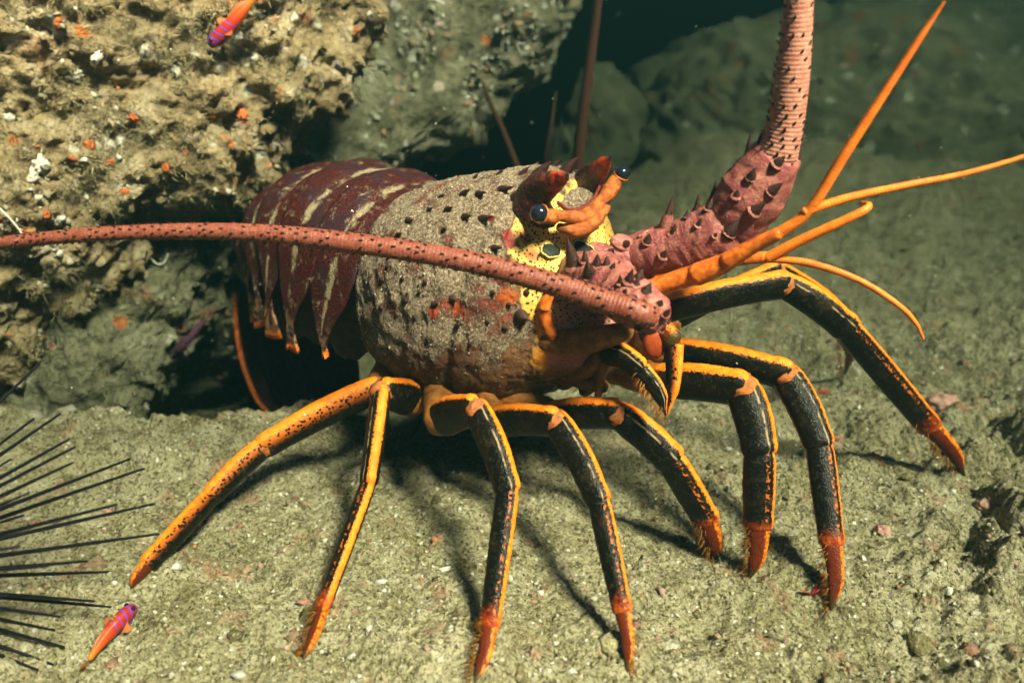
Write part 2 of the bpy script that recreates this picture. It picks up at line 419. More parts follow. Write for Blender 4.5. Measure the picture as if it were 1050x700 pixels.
MAT['antennule'] = m_rings("antennule_shell", (0.80, 0.22, 0.015), (0.62, 0.13, 0.012), (0.42, 0.06, 0.006), 0.0016, 0.4, 0.05, 0.45)
MAT['orange'] = m_plain("orange_shell", (0.64, 0.165, 0.018), 0.36, 0.5, 0.85, 240, (0.30, 0.035, 0.008), 0.0, 0.0012)
MAT['pad'] = m_plain('mouth_pad_shell', (0.32, 0.05, 0.012), 0.5, 0.4, 0.5, 250)
MAT['stalk'] = m_blotch('eye_stalk_shell', (0.40, 0.11, 0.014), (0.16, 0.026, 0.007), (0.50, 0.26, 0.05), 260, 0.34, 0.0016, 0.7)
MAT['rim_dark'] = m_blotch('brow_rim_shell', (0.16, 0.014, 0.010), (0.08, 0.012, 0.01), (0.3, 0.1, 0.05), 300)
def m_horn():
    g = G("horn_shell"); u, v = g.uv(); c = g.coord(); n1 = g.noise(260, c, 4, 0.65)
    k = g.math('MULTIPLY', g.math('MULTIPLY', g.ss(0.52, 0.72, v), g.ss(0.97, 0.86, v)), g.ss(0.40, 0.62, g.noise(120, c, 3)))
    col = g.mix(g.ss(0.4, 0.7, n1), (0.020, 0.007, 0.008), (0.060, 0.014, 0.012))
    col = g.mix(k, col, (0.42, 0.035, 0.006))
    col = g.mix(g.math('MULTIPLY', g.ss(0.60, 0.72, g.noise(700, c, 2)), 0.35), col, (0.28, 0.24, 0.16))
    return g.done(col, 0.26, g.bump(n1, 0.5, 0.001), 0.7)
MAT['horn'] = m_horn()
MAT['red'] = m_plain("red_horn_patch", (0.32, 0.016, 0.006), 0.35, 0.5, 0.4, 300)
MAT['spine'] = m_blotch("dark_spine_shell", (0.016, 0.009, 0.008), (0.055, 0.016, 0.012), (0.012, 0.008, 0.006), 400, 0.38)
MAT['spine_pink'] = m_blotch("pink_spine_base", (0.17, 0.04, 0.038), (0.30, 0.12, 0.08), (0.12, 0.03, 0.03), 300, 0.42)
MAT['eye'] = m_plain("eye_cornea", (0.008, 0.009, 0.016), 0.12, 0.7, 0.2, 200, None, 0.5, 0.0)
MAT['spot'] = m_plain("dark_green_spot", (0.008, 0.013, 0.008), 0.55, 0.3, 0.4, 500)
MAT['cream'] = m_plain("cream_rim", (0.60, 0.46, 0.14), 0.45, 0.4, 0.4, 600)
MAT['yellow'] = m_plain("yellow_shell", (0.80, 0.46, 0.06), 0.42, 0.5, 0.5, 300, (0.62, 0.22, 0.02))
MAT['mouth'] = m_blotch("mouthpart_shell", (0.12, 0.05, 0.02), (0.25, 0.11, 0.03), (0.03, 0.015, 0.01), 200)
MAT['under'] = m_blotch("underside_shell", (0.045, 0.022, 0.014), (0.09, 0.04, 0.02), (0.02, 0.01, 0.008), 150)
MAT['fan'] = m_blotch("tail_fan_shell", (0.10, 0.045, 0.05), (0.06, 0.025, 0.035), (0.03, 0.012, 0.015), 200)
MAT['bristle'] = m_plain("bristle_hair", (0.30, 0.12, 0.02), 0.6, 0.3)
MAT['urchin'] = m_plain("urchin_black", (0.006, 0.006, 0.008), 0.42, 0.4, 0.4, 300, (0.02, 0.014, 0.02))
MAT['goby'] = m_goby()
MAT['goby_shaded'] = m_blotch('shaded_goby_skin', (0.09, 0.022, 0.035), (0.05, 0.02, 0.05), (0.03, 0.03, 0.10), 300)  # purplish goby skin, darkened in its colour to stand for crevice shade
MAT['fin'] = m_plain("goby_fin", (0.34, 0.10, 0.025), 0.4, 0.5, 0.3, 500)
MAT['blue'] = m_plain("goby_blue", (0.04, 0.08, 0.6), 0.35, 0.5, 0.2, 500)
MAT['polyp'] = m_plain("orange_polyp", (0.50, 0.13, 0.025), 0.5, 0.4, 0.9, 500, (0.25, 0.05, 0.015), 0.0, 0.002)
MAT['pinkcrust'] = m_blotch("pink_coralline_crust", (0.42, 0.20, 0.17), (0.52, 0.32, 0.24), (0.25, 0.1, 0.1), 200, 0.7)
MAT['redweed'] = m_blotch("red_seaweed", (0.35, 0.03, 0.015), (0.45, 0.08, 0.03), (0.15, 0.01, 0.01), 300, 0.55)
MAT['tubeworm'] = m_plain("white_worm_tube", (0.6, 0.56, 0.48), 0.6, 0.4, 0.4, 500)
MAT['snow'] = m_plain("drifting_particle", (0.6, 0.6, 0.5), 0.7, 0.3)

# ================================================================== setting: seabed
def ground_z(x, y):
    x = np.asarray(x, float); y = np.asarray(y, float)
    p = np.stack([x, y, np.zeros_like(x)], -1).reshape(-1, 3)
    z = 0.016 * fbm(p, 7, 2) + 0.010 * fbm(p, 20, 2, off=3.1) + 0.0045 * fbm(p, 48, 2, off=7.7) + 0.0034 * fbm(p, 130, 3, 0.68, off=1.3)
    z = z.reshape(x.shape)
    # flatten where the lobster stands, rubble towards the right
    k = np.exp(-((x - 0.02) / 0.28) ** 2 - ((y - 0.42) / 0.22) ** 2)
    z = z * (1 - 0.45 * k)
    rub = sstep(0.20, 0.32, x - 0.35 * (y - 0.35)) * sstep(0.70, 0.5, y)
    rn = np.abs(fbm(p, 16, 3, 0.55, off=5.5)).reshape(x.shape)
    z = z + rub * (0.055 * rn - 0.018)
    z = z + rub * (0.006 * fbm(p, 70, 3, 0.65, off=2.2)).reshape(x.shape)
    pit = sstep(0.30, 0.36, x - 0.25 * (y - 0.35)) * sstep(0.52, 0.44, y)
    z = z - pit * 0.02
    # a lip at the left, dropping into the crevice behind it
    dip = sstep(0.565, 0.64, y - 0.02 * np.sin(x * 30)) * sstep(-0.02, -0.14, x) * sstep(1.6, 0.9, y)
    z = z - 0.10 * dip
    z = z + 0.012 * np.exp(-((y - 0.54) / 0.05) ** 2) * sstep(-0.13, -0.22, x)
    # the bed climbs gently towards the back right
    z = z + 0.16 * sstep(0.75, 1.7, y) * sstep(0.02, 0.40, x - 0.12 * (y - 1))
    drop = sstep(1.05, 2.2, y) * sstep(0.10 + 0.22 * (y - 1.0), -0.02 + 0.16 * (y - 1.0), x)
    z = z - 0.9 * drop
    return z
ys = np.concatenate([np.linspace(-0.45, 0.2, 40)[:-1], np.linspace(0.2, 0.78, 400)[:-1], np.geomspace(0.78, 5.0, 170)])
s = np.linspace(-1, 1, 760)
hw = 0.20 + 0.75 * np.maximum(ys, 0)
edge = np.maximum(0, np.abs(s) - 0.9) / 0.1
X = hw[:, None] * s[None] * (1 + 0 * s) + np.sign(s)[None] * (edge ** 2)[None] * np.maximum(0.6, 2.9 - hw)[:, None] * (hw[:, None] < 2.3)
Yg = np.repeat(ys[:, None], len(s), 1)
X = np.clip(X, -3.0, 3.0)
Zg = ground_z(X, Yg)
GV = np.stack([X, Yg, Zg], -1).reshape(-1, 3); GF = grid_faces(len(ys), len(s))
gme = mesh("seabed", GV, GF[:, ::1], MAT['seabed'])
seabed = link(bpy.data.objects.new("seabed", gme), kind="structure")
# coarser search tree of the near ground
iy = np.where((ys > 0.15) & (ys < 1.2))[0]; s0 = slice(60, 700, 2)
sub = np.stack([X, Yg, Zg], -1)[iy[0]:iy[-1] + 1, s0]
GT = tree_of(sub.reshape(-1, 3), grid_faces(sub.shape[0], sub.shape[1]))
def ground_at(px, py, up=0.0):
    loc, n = hit(GT, px, py)
    return loc + [0, 0, up]

# ================================================================== setting: rocks
def rock(name, c, axes, ext, sub, amps, mat, label, pw=3.5, seed=0.0, cat="rock"):
    """rounded slab: axes = rows of an orthonormal frame, ext = half sizes"""
    V, F, _ = blob((0, 0, 0), 1, 1, 1, sub=sub)
    l = (np.abs(V) ** pw).sum(1) ** (-1.0 / pw)
    D = V.copy(); A = np.asarray(axes)
    Q = (V * l[:, None] * np.asarray(ext)) @ A + np.asarray(c)
    Nn = (np.sign(V) * np.abs(V) ** (pw - 1) / np.asarray(ext)) @ A
    Nn /= np.linalg.norm(Nn, axis=1)[:, None]
    d = 0
    for f, a, o in amps: d = d + a * fbm(Q, f, o, 0.55, off=seed + f)
    Q = Q + Nn * d[:, None]
    o = obj(name, Q, F, mat, label=label, cat=cat)
    return o, Q, F
def frame(d1, d2):
    d1 = nrm(d1); d2 = np.asarray(d2, float); d2 = nrm(d2 - (d2 @ d1) * d1); return np.array([d1, d2, np.cross(d1, d2)])
# near ledge, upper left: its lower right edge rises away from the camera
e0, e1 = P(-50, 400, 0.56), P(480, -15, 0.72)
fA = frame(e1 - e0, P(60, 60, 0.62) - e0)
cA = (e0 + e1) / 2 + fA[1] * 0.22 + fA[0] * (-0.125)
back = fA[2] if fA[2][1] > 0 else -fA[2]
extA = (0.40, 0.24, 0.10)
cA = cA + back * 0.09
rockA, RAV, RAF = rock("rock_ledge", cA, fA, extA, 8, [(5, 0.030, 2), (14, 0.020, 2), (45, 0.013, 2), (130, 0.007, 2)], MAT['rockA'],
    "crusty tan overhanging rock ledge dotted with orange and white growth", 3.2, 2.2)
TA = tree_of(RAV, RAF)
# slab leaning behind it
b0, b1 = P(85, 455, 0.66), P(600, -10, 1.0)
fB = frame(b1 - b0, P(200, 60, 0.95) - b0)
backB = fB[2] if fB[2][1] > 0 else -fB[2]
cB = (b0 + b1) / 2 + fB[1] * 0.20 + backB * 0.07
rockB, RBV, RBF = rock("rock_slab", cB, fB, (0.43, 0.20, 0.08), 7, [(4, 0.05, 2), (14, 0.022, 2), (45, 0.008, 2), (110, 0.004, 2)], MAT['rockB'],
    "grey green leaning rock slab behind the lobster tail", 3.0, 9.4)
TB = tree_of(RBV, RBF)
# a narrow rib below the ledge, overhanging the dark crevice
r0_, r1_ = P(90, 462, 0.575), P(238, 215, 0.70)
fE = frame(r1_ - r0_, P(60, 270, 0.67) - r0_)
backE = fE[2] if fE[2][1] > 0 else -fE[2]
_, REV, REF = rock("rock_rib", (r0_ + r1_) / 2 + fE[1] * 0.062 + backE * 0.05, fE, (0.185, 0.062, 0.055), 7, [(9, 0.012, 2), (24, 0.012, 2), (60, 0.007, 2), (150, 0.003, 2)], MAT['rockB'],
    "narrow pale rock rib under the ledge, edging the black crevice beside the tail", 2.8, 1.7)
TE = tree_of(REV, REF)
rock("boulder", (1.0, 1.80, -0.05), np.eye(3), (0.86, 0.62, 0.40), 7, [(2.2, 0.05, 2), (7, 0.022, 2), (25, 0.014, 2), (80, 0.008, 2)], MAT['rockC'],
    "large rounded silty boulder rising from the seabed behind the upright antenna", 2.0, 4.4)
rock("boulder", (0.185, 1.62, -0.22), np.eye(3), (0.115, 0.12, 0.42), 6, [(5, 0.03, 2), (20, 0.012, 2), (60, 0.005, 2)], MAT['rockC'],
    "small rounded boulder in dark water between slab and large boulder", 2.4, 6.1)

# ================================================================== lobster
YAW = math.radians(40)
Hd = np.array([math.cos(YAW), -math.sin(YAW), 0.0]); Rt = np.array([-math.sin(YAW), -math.cos(YAW), 0.0]); UP = np.array([0, 0, 1.0])
C0 = np.array([-0.058, 0.56, 0.0])
def B(L, r, z): return C0 + Hd * L + Rt * r + UP * z
lob = empty("spiny_lobster", tuple(B(0.06, 0, 0.0)),
    label="large red brown spiny lobster with orange striped black legs, standing on sand", cat="lobster")
rings = np.array([  # L, half width, top, bottom
    (-0.006, 0.062, 0.182, 0.074), (0.0, 0.073, 0.193, 0.061), (0.03, 0.080, 0.201, 0.056), (0.06, 0.081, 0.208, 0.054),
    (0.085, 0.076, 0.214, 0.057), (0.105, 0.067, 0.216, 0.063), (0.116, 0.060, 0.209, 0.070), (0.125, 0.053, 0.195, 0.076),
    (0.137, 0.045, 0.178, 0.084), (0.15, 0.036, 0.163, 0.091), (0.163, 0.028, 0.150, 0.098), (0.171, 0.016, 0.138, 0.110), (0.174, 0.001, 0.125, 0.1245)])
nL, nA = 250, 300
Ls = np.concatenate([np.linspace(-0.006, 0.16, nL - 40), np.linspace(0.16, 0.174, 41)[1:]])
def rr(k): 
    # smooth the control polygon a little
    x = np.interp(Ls, rings[:, 0], rings[:, k]); kern = np.hanning(13); kern /= kern.sum()
    y = np.convolve(np.pad(x, 6, mode='edge'), kern, 'valid'); y[-8:] = x[-8:]; return y
hwL, tpL, btL = rr(1), rr(2), rr(3)
al = np.linspace(0, 2 * math.pi, nA, endpoint=False)
ca, sa = np.cos(al), np.sin(al)
ex = 0.88
cr = np.sign(ca) * np.abs(ca) ** ex; sr = np.sign(sa) * np.abs(sa) ** ex
zm = btL + (tpL - btL) * 0.45
r_ = hwL[:, None] * cr[None]
z_ = np.where(sr[None] > 0, zm[:, None] + (tpL - zm)[:, None] * sr[None], zm[:, None] + (zm - btL)[:, None] * np.sign(sr[None]) * np.abs(sr[None]) ** 0.8)
Lg = np.repeat(Ls[:, None], nA, 1)
# cervical groove: a V on the flanks, sweeping forward at the top
gl = 0.088 + 0.018 * sa[None]
groove = np.exp(-((Lg - gl) / 0.0045) ** 2) * np.clip(np.abs(ca)[None] * 1.4, 0.15, 1)
shrink = 1 - 0.05 * groove
CV = C0 + Hd * Lg[..., None] + Rt * (r_ * shrink)[..., None] + UP * (zm[:, None] + (z_ - zm[:, None]) * (1 - 0.03 * groove))[..., None]
CV = CV.reshape(-1, 3)
ctr = (C0 + Hd * Lg[..., None] + UP * zm[:, None, None]).reshape(-1, 3)
out = CV - ctr; out /= np.linalg.norm(out, axis=1)[:, None] + 1e-9
taper = np.repeat(sstep(0.174, 0.160, Ls), nA)
CV = CV + out * ((0.0016 * fbm(CV, 90, 2) + 0.0007 * fbm(CV, 420, 2)) * (0.2 + 0.8 * taper))[:, None]
Lf = Lg.reshape(-1); sf = np.repeat(sa[None], nL, 0).reshape(-1); cf = np.repeat(ca[None], nL, 0).reshape(-1)
# colours: maroon shell, orange cheeks and lower front, yellow face
nz = fbm(CV, 70, 3)
face = sstep(0.114, 0.119, Lf + 0.006 * nz - 0.017 * sstep(0.55, -0.1, sf))
cheek = sstep(0.082, 0.112, Lf + 0.010 * nz) * sstep(0.25, -0.25, sf)
colr = np.zeros((len(CV), 3)) + [0.085, 0.022, 0.015]
def blend(c, f, k): return c * (1 - f[:, None]) + np.asarray(k) * f[:, None]
colr = blend(colr, sstep(0.0, 0.3, fbm(CV, 45, 2, off=8)) * 0.8, (0.20, 0.03, 0.016))
colr = blend(colr, sstep(0.1, -0.5, sf), (0.085, 0.056, 0.032))
colr = blend(colr, cheek, (0.15, 0.070, 0.030))
colr = blend(colr, face, (0.66, 0.42, 0.09))
colr = blend(colr, face * sstep(0.35, 0.0, sf), (0.70, 0.25, 0.02))
front = face * sstep(0.136, 0.146, Lf + 0.004 * nz)
colr = blend(colr, front, (0.42, 0.17, 0.13))
colr = blend(colr, face * sstep(-0.25, -0.6, sf), (0.14, 0.06, 0.025))
sed = (0.86 + 0.55 * fbm(CV, 45, 3, 0.6, off=2)) * (1 - 0.97 * face) * (1 - 0.30 * cheek) * (0.55 + 0.45 * sstep(-0.50, 0.10, sf))
dot = 0.25 + 0.75 * face * sstep(-0.1, 0.2, sf)
CF = grid_faces(nL, nA, True)
_ct0 = tree_of(CV, CF)
for (x_, y_, rx_, c_) in ((470, 318, 0.0045, (0.32, 0.06, 0.016)), (521, 240, 0.004, (0.17, 0.014, 0.012)), (523, 249, 0.004, (0.17, 0.014, 0.012)), (520, 304, 0.0055, (0.36, 0.08, 0.015)), (445, 322, 0.004, (0.35, 0.05, 0.02)), (545, 262, 0.006, (0.42, 0.12, 0.03)), (505, 225, 0.003, (0.2, 0.02, 0.02)), (540, 245, 0.004, (0.3, 0.06, 0.02))):
    h_, _n = hit(_ct0, x_, y_)
    if h_ is None: continue
    for q_ in (h_, h_ - 2 * ((h_ - C0) @ Rt) * Rt):
        f_ = np.exp(-(np.linalg.norm(CV - q_, axis=1) * (1 + 0.5 * nz) / rx_) ** 4)
        colr = blend(colr, f_, c_); sed = sed * (1 - 0.8 * f_)
carapace = obj("carapace", CV, CF, MAT['carapace'], lob, col=np.clip(colr, 0, 1), attr={"Sed": np.clip(sed, 0, 1.2), "Dot": dot})
CTREE = tree_of(CV, CF)

def cone_part(name, p, d, length, r, mat, parent, bend=(0, 0, 0), seg=8, rings=6):
    V, F, U = spike(p, d, length, r, bend, seg, rings)
    return obj(name, V, F, mat, parent, uv=U)
def mirror(p):
    q = np.asarray(p) - C0; rr_ = q @ Rt
    return np.asarray(p) - 2 * rr_ * Rt
def mirror_d(d): return np.asarray(d) - 2 * (np.asarray(d) @ Rt) * Rt
# forward pointing carapace spines; each also on the hidden flank
sp = [(475, 199, 7, 3), (491, 199, 8, 3), (515, 194, 9, 3.5), (531, 203, 13, 6), (495, 224, 9, 3.5), (477, 222, 7, 3), (459, 215, 7, 3),
      (419, 226, 5, 3), (408, 241, 5, 2.5), (507, 254, 7, 3), (397, 274, 4, 2.5), (392, 287, 4, 3), (413, 286, 5, 3), (416, 307, 6, 4), (446, 312, 6, 4),
      (464, 306, 6, 4), (436, 289, 4, 2.6), (391, 315, 4, 3), (535, 324, 10, 8), (518, 336, 4, 3.4), (430, 300, 4, 2.4), (389, 334, 4, 3), (470, 333, 4, 3),
      (500, 330, 4, 3), (455, 235, 4, 2), (440, 215, 4, 2), (505, 300, 5, 3), (540, 300, 5, 3.4), (452, 202, 4, 2), (522, 312, 4, 2.6), (425, 325, 4, 2.4), (482, 352, 4, 2.4)]
for (x, y, ln, wd) in sp:
    p, n = hit(CTREE, x, y)
    if p is None: continue
    px = (p[1] * CT - (p[2] - CAMZ) * ST) / FPX
    top = y < 262
    d = nrm(n * (0.45 if top else 0.75) + Hd * 0.8 + UP * 0.1)
    if top: ln *= 1.45; wd *= 1.25
    cone_part("spine", p, d, ln * px * 1.25, wd * px * 1.05, MAT['spine'], carapace, bend=Hd * 0.25)
    pm = mirror(p)
    if (p - C0) @ Rt > 0.02: cone_part("spine", pm, mirror_d(d), ln * px * 1.25, wd * px * 1.05, MAT['spine'], carapace, bend=Hd * 0.25, seg=6, rings=5)
# crest line seen on the top edge
for L, h, r0 in ((0.108, 0.012, 0.014), (0.097, 0.007, 0.016), (0.08, 0.005, 0.018), (0.06, 0.004, 0.018)):
    for sg in (1, -1):
        loc, n, i, dist = CTREE.ray_cast(Vector(B(L, sg * r0, 0.3)), Vector((0, 0, -1)))
        cone_part("spine", np.array(loc), nrm(Hd * 0.7 + UP), h, h * 0.38, MAT['spine'], carapace, bend=Hd * 0.3)

# supraorbital horns
def horn(base, mid, tip, r):
    path = spline([base, mid, tip], 22); t = np.linspace(0, 1, 22)
    rad = r * np.clip(1 - t, 0, 1) ** 0.62; rad[-1] = 1e-5
    V, F, U = sweep(path, rad, 18, ref=np.cross(Hd, UP), flat=(0.55, 1.0)); U[:, 1] /= U[:, 1].max()
    V = V + 0.0005 * np.stack([fbm(V, 240, 2, off=o_) for o_ in (0, 5, 9)], -1)
    h = obj("horn", V, F, MAT['horn'], lob, uv=U)
hb, hm, ht = P(546, 219, 0.458), P(552, 197, 0.452), P(584, 179, 0.428)
horn(hb, hm, ht, 0.0165)
fb, fm, ft = P(598, 209, 0.500), P(605, 186, 0.494), P(627, 161, 0.474)
horn(fb, fm, ft, 0.0160)
# hollow silty plate between the horns, with a crimson front rim
V, F, U = blob(P(590, 208, 0.490), 0.014, 0.021, 0.009, ax=np.array([Hd, Rt, UP]), sub=5, noise=0.10, nf=4)
V = V + 0.0006 * fbm(V, 400, 2)[:, None] * UP
obj("brow_plate", V, F, MAT['carapace'], lob, uv=U, col=np.zeros((len(V), 3)) + [0.10, 0.03, 0.03], attr={"Sed": np.full(len(V), 0.85), "Dot": np.zeros(len(V))})
def tubeP(name, nodes, mat, parent, n=30, seg=12, nzz=0.0004):
    q = [P(a, b, Y) for a, b, Y, w_ in nodes]; rd = [RW(x[3], p_) for x, p_ in zip(nodes, q)]
    V, F, U = capped(q, rd, n=n, seg=seg, ref=UP); V = V + nzz * np.stack([fbm(V, 260, 2, off=o_) + 0.6 * fbm(V, 620, 2, off=o_) for o_ in (0, 5, 9)], -1)
    return obj(name, V, F, mat, parent, uv=U)
tubeP("brow_rim", [(572, 207, 0.460, 3.5), (580, 214, 0.464, 4.5), (592, 215, 0.470, 4.5), (607, 206, 0.478, 4), (615, 191, 0.484, 3)], MAT['rim_dark'], lob)
# eyes on an orange cross bar
def eye(ball, rb, nodes, look):
    e = tubeP("eye_stalk", nodes, MAT['stalk'], lob, 40, 20, 0.0004)
    d = nrm(look)
    V, F, U = blob(ball, rb, rb, rb, sub=4)
    obj("eyeball", V, F, MAT['eye'], e, uv=U)
    a = frame(d, UP); t = np.linspace(0, 2 * math.pi, 25)
    ringp = ball - d * rb * 0.25 + (np.cos(t)[:, None] * a[1] + np.sin(t)[:, None] * a[2]) * rb * 0.97
    V, F, U = sweep(ringp, np.full(25, 0.00038), 8, ref=d); obj("eye_rim", V, F, MAT['orange'], e, uv=U)
eb1 = P(553, 219, 0.436); eye(eb1, RW(20, eb1), [(556, 221, 0.440, 16), (566, 222, 0.443, 17), (575, 221, 0.446, 11), (588, 223, 0.450, 14), (602, 222, 0.456, 14)], P(545, 214, 0.43) - P(575, 222, 0.446))
eb2 = P(638, 178, 0.474); eye(eb2, RW(16.5, eb2), [(600, 222, 0.457, 14), (611, 213, 0.462, 15), (618, 204, 0.466, 12), (625, 196, 0.470, 18), (633, 183, 0.475, 14)], P(644, 170, 0.468) - P(628, 196, 0.474))
tubeP("eye_bar", [(574, 233, 0.450, 9), (588, 236, 0.449, 15), (602, 233, 0.451, 16), (613, 224, 0.456, 13), (622, 213, 0.462, 8)], MAT['stalk'], lob, 30, 18, 0.0005)
# dark green spots with cream rims on the yellow face
for (x, y, a, b, ang) in ((565, 257, 11, 7.5, -20), (598, 256, 13, 7, 15), (643, 221, 8, 4.5, 25), (643, 234, 9, 5, 15), (575, 294, 6, 5, 0), (620, 262, 7, 4, 10)):
    p, n = hit(CTREE, x, y)
    if p is None: continue
    px = (p[1] * CT - (p[2] - CAMZ) * ST) / FPX
    vx = nrm(np.array([math.cos(math.radians(ang)), 0, -math.sin(math.radians(ang))]) - 0)
    A = frame(n, vx); A = np.array([A[1], A[2], A[0]])
    V, F, U = blob(p + n * 0.0002, (a + 1.5) * px, (b + 1.5) * px, 0.0007, ax=A, sub=4, noise=0.2, nf=2.2); cr_ = obj("spot_rim", V, F, MAT['cream'], carapace, uv=U)
    V, F, U = blob(p + n * 0.0007, a * px, b * px, 0.0007, ax=A, sub=4, noise=0.18, nf=2.2); obj("face_spot", V, F, MAT['spot'], carapace, uv=U)

# ---- antennae
def flagellum(name, nodes, parent, mat, n=520, seg=18, amp=0.007, pitch=0.0021, mirrorit=False, spin=True):
    pts = np.array([P(a, b, Y) for a, b, Y, w_ in nodes]); rd = np.array([RW(w_, p) for (a, b, Y, w_), p in zip(nodes, pts)])
    path = spline(pts, n)
    r = np.interp(np.linspace(0, 1, n), np.linspace(0, 1, len(rd)), rd)
    L = np.concatenate([[0], np.cumsum(np.linalg.norm(np.diff(path, axis=0), axis=1))])
    r = r * (1 + amp * np.sin(L * 2 * math.pi / pitch)); r[0] = r[-1] = 1e-5
    V, F, U = sweep(path, r, seg, ref=(0.1, -0.35, 1))
    o = obj(name, V, F, mat, parent, uv=U)
    if spin:
        T = np.gradient(path, axis=0); T /= np.linalg.norm(T, axis=1)[:, None]
        parts = []; k = 0; l = 0.004
        while l < L[-1] - 0.004:
            i = int(np.searchsorted(L, l)); t = T[i]
            a = nrm(np.array([0.1, -0.35, 1]) - (np.array([0.1, -0.35, 1]) @ t) * t); b = np.cross(t, a)
            for q in range(9):
                th = 2 * math.pi * q / 9 + (0.35 if k % 2 else 0)
                if random.random() < 0.30: continue
                th += random.uniform(-0.14, 0.14)
                nn = a * math.cos(th) + b * math.sin(th)
                parts.append(spike(path[i] + nn * r[i] * 0.97, nn * 0.7 + t * 0.75, 0.0012 + (0.10 + 0.12 * random.random()) * r[i], 0.00042 + 0.062 * r[i], seg=5, rings=3))
            l += random.uniform(0.0034, 0.0050); k += 1
        V, F, U = join(parts)
        obj("spinelets", V, F, MAT['spine'], o, uv=U, kind="stuff")
    return o
def segm(name, pts, parent, mat, ref=(0, 0, 1), flat=(1, 1), n=36, seg=26, nzz=0.0009, cap=0.7):
    q = [P(a, b, Y) for a, b, Y, w_ in pts]; rd = [RW(x[3], p) for x, p in zip(pts, q)]
    V, F, U = capped(q, rd, n=n, seg=seg, ref=ref, flat=flat, cap=cap)
    c = V.mean(0); dd = V - c; dd /= np.linalg.norm(dd, axis=1)[:, None]
    V = V + dd * (nzz * fbm(V, 160, 3, 0.6))[:, None]
    return obj(name, V, F, mat, parent, uv=U), V, F
# near (right) antenna: base joints, then the whip folded back along the body
near, NV, NF = segm("antenna", [(592, 283, 0.452, 50), (612, 288, 0.430, 62), (630, 296, 0.412, 58)], lob, MAT['pink'], nzz=0.0020)
nj, N2, NF2 = segm("antenna_joint", [(628, 296, 0.408, 54), (648, 309, 0.390, 52), (668, 322, 0.376, 44)], near, MAT['pink'], nzz=0.0022)
flagellum("antenna_whip", [(672, 326, 0.370, 20), (655, 320, 0.369, 27), (620, 309, 0.375, 26), (560, 289, 0.385, 24), (480, 268, 0.395, 22.5), (370, 250, 0.404, 21.5),
    (250, 238, 0.410, 18), (120, 239, 0.414, 15), (0, 249, 0.418, 13), (-140, 266, 0.424, 10), (-330, 300, 0.432, 6)], near, MAT['flag'])
# far (left) antenna held upright
far, FV, FF = segm("antenna", [(652, 262, 0.452, 44), (678, 258, 0.446, 56), (702, 254, 0.442, 58)], lob, MAT['pink'])
fj1, F1V, F1F = segm("antenna_joint", [(694, 256, 0.442, 56), (718, 248, 0.436, 64), (742, 236, 0.430, 66)], far, MAT['pink'])
fj2, F2V, F2F = segm("antenna_joint", [(752, 228, 0.429, 62), (773, 196, 0.424, 70), (796, 160, 0.418, 52)], far, MAT['pink'], cap=0.4)
flagellum("antenna_whip", [(793, 172, 0.417, 34), (797, 158, 0.416, 42), (805, 128, 0.414, 37), (812, 80, 0.411, 35), (817, 30, 0.409, 31), (822, -40, 0.406, 28),
    (834, -160, 0.402, 22), (862, -320, 0.398, 14), (905, -480, 0.39, 7)], far, MAT['flag_far'])
TF = {0: (tree_of(FV, FF), far), 1: (tree_of(F1V, F1F), fj1), 2: (tree_of(F2V, F2F), fj2), 3: (tree_of(NV, NF), near), 4: (tree_of(N2, NF2), nj)}
def knob(which, x, y, ln, wd, dirn=None, lean=0.62, along=nrm([0.5, -0.2, 0.9]), mat='spine'):
    T_, par = TF[which]; p, n = hit(T_, x, y)
    if p is None: return
    px = (p[1] * CT - (p[2] - CAMZ) * ST) / FPX
    d = nrm(n * (1 - lean) + np.asarray(along) * lean) if dirn is None else nrm(dirn)
    V, F, U = spike(p, d, ln * px * 0.42, wd * px * 1.22, seg=10, rings=4); obj("spine_base", V, F, MAT['spine_pink'], par, uv=U)
    cone_part("spine", p, d, ln * px * (1.1 + 0.7 * random.random()), wd * px * (0.8 + 0.4 * random.random()), MAT[mat], par, seg=9)
for (x, y, ln, wd) in ((770, 182, 8, 5), (797, 168, 10, 6), (791, 196, 10, 6), (774, 216, 11, 7), (755, 201, 8, 5)): knob(2, x, y, ln, wd)
for (x, y, ln, wd) in ((727, 214, 8, 5), (748, 238, 12, 7), (716, 231, 6, 4), (705, 222, 7, 4), (733, 242, 4, 3)): knob(1, x, y, ln, wd)
for (x, y, ln, wd) in ((690, 240, 9, 5), (680, 262, 8, 5), (664, 248, 8, 5), (700, 268, 6, 4)): knob(0, x, y, ln, wd)
for (x, y, ln, wd) in ((588, 272, 22, 9), (604, 282, 14, 7), (612, 272, 14, 6), (625, 282, 12, 6), (600, 268, 10, 5), (618, 296, 9, 5), (595, 292, 8, 4), (608, 302, 7, 4), (622, 272, 9, 4), (632, 276, 7, 4)): knob(3, x, y, ln, wd, along=nrm([0.2, -0.3, 1]))
for (x, y, ln, wd) in ((645, 288, 11, 6), (662, 300, 9, 6), (676, 312, 8, 5), (652, 292, 8, 5), (640, 300, 7, 4), (668, 332, 7, 4), (655, 336, 7, 4), (682, 322, 7, 4), (684, 330, 5, 3), (678, 338, 6, 3.4), (660, 342, 5, 3), (636, 290, 8, 4), (655, 285, 9, 5), (648, 325, 5, 3)): knob(4, x, y, ln, wd, along=nrm([0.3, -0.3, 1]))
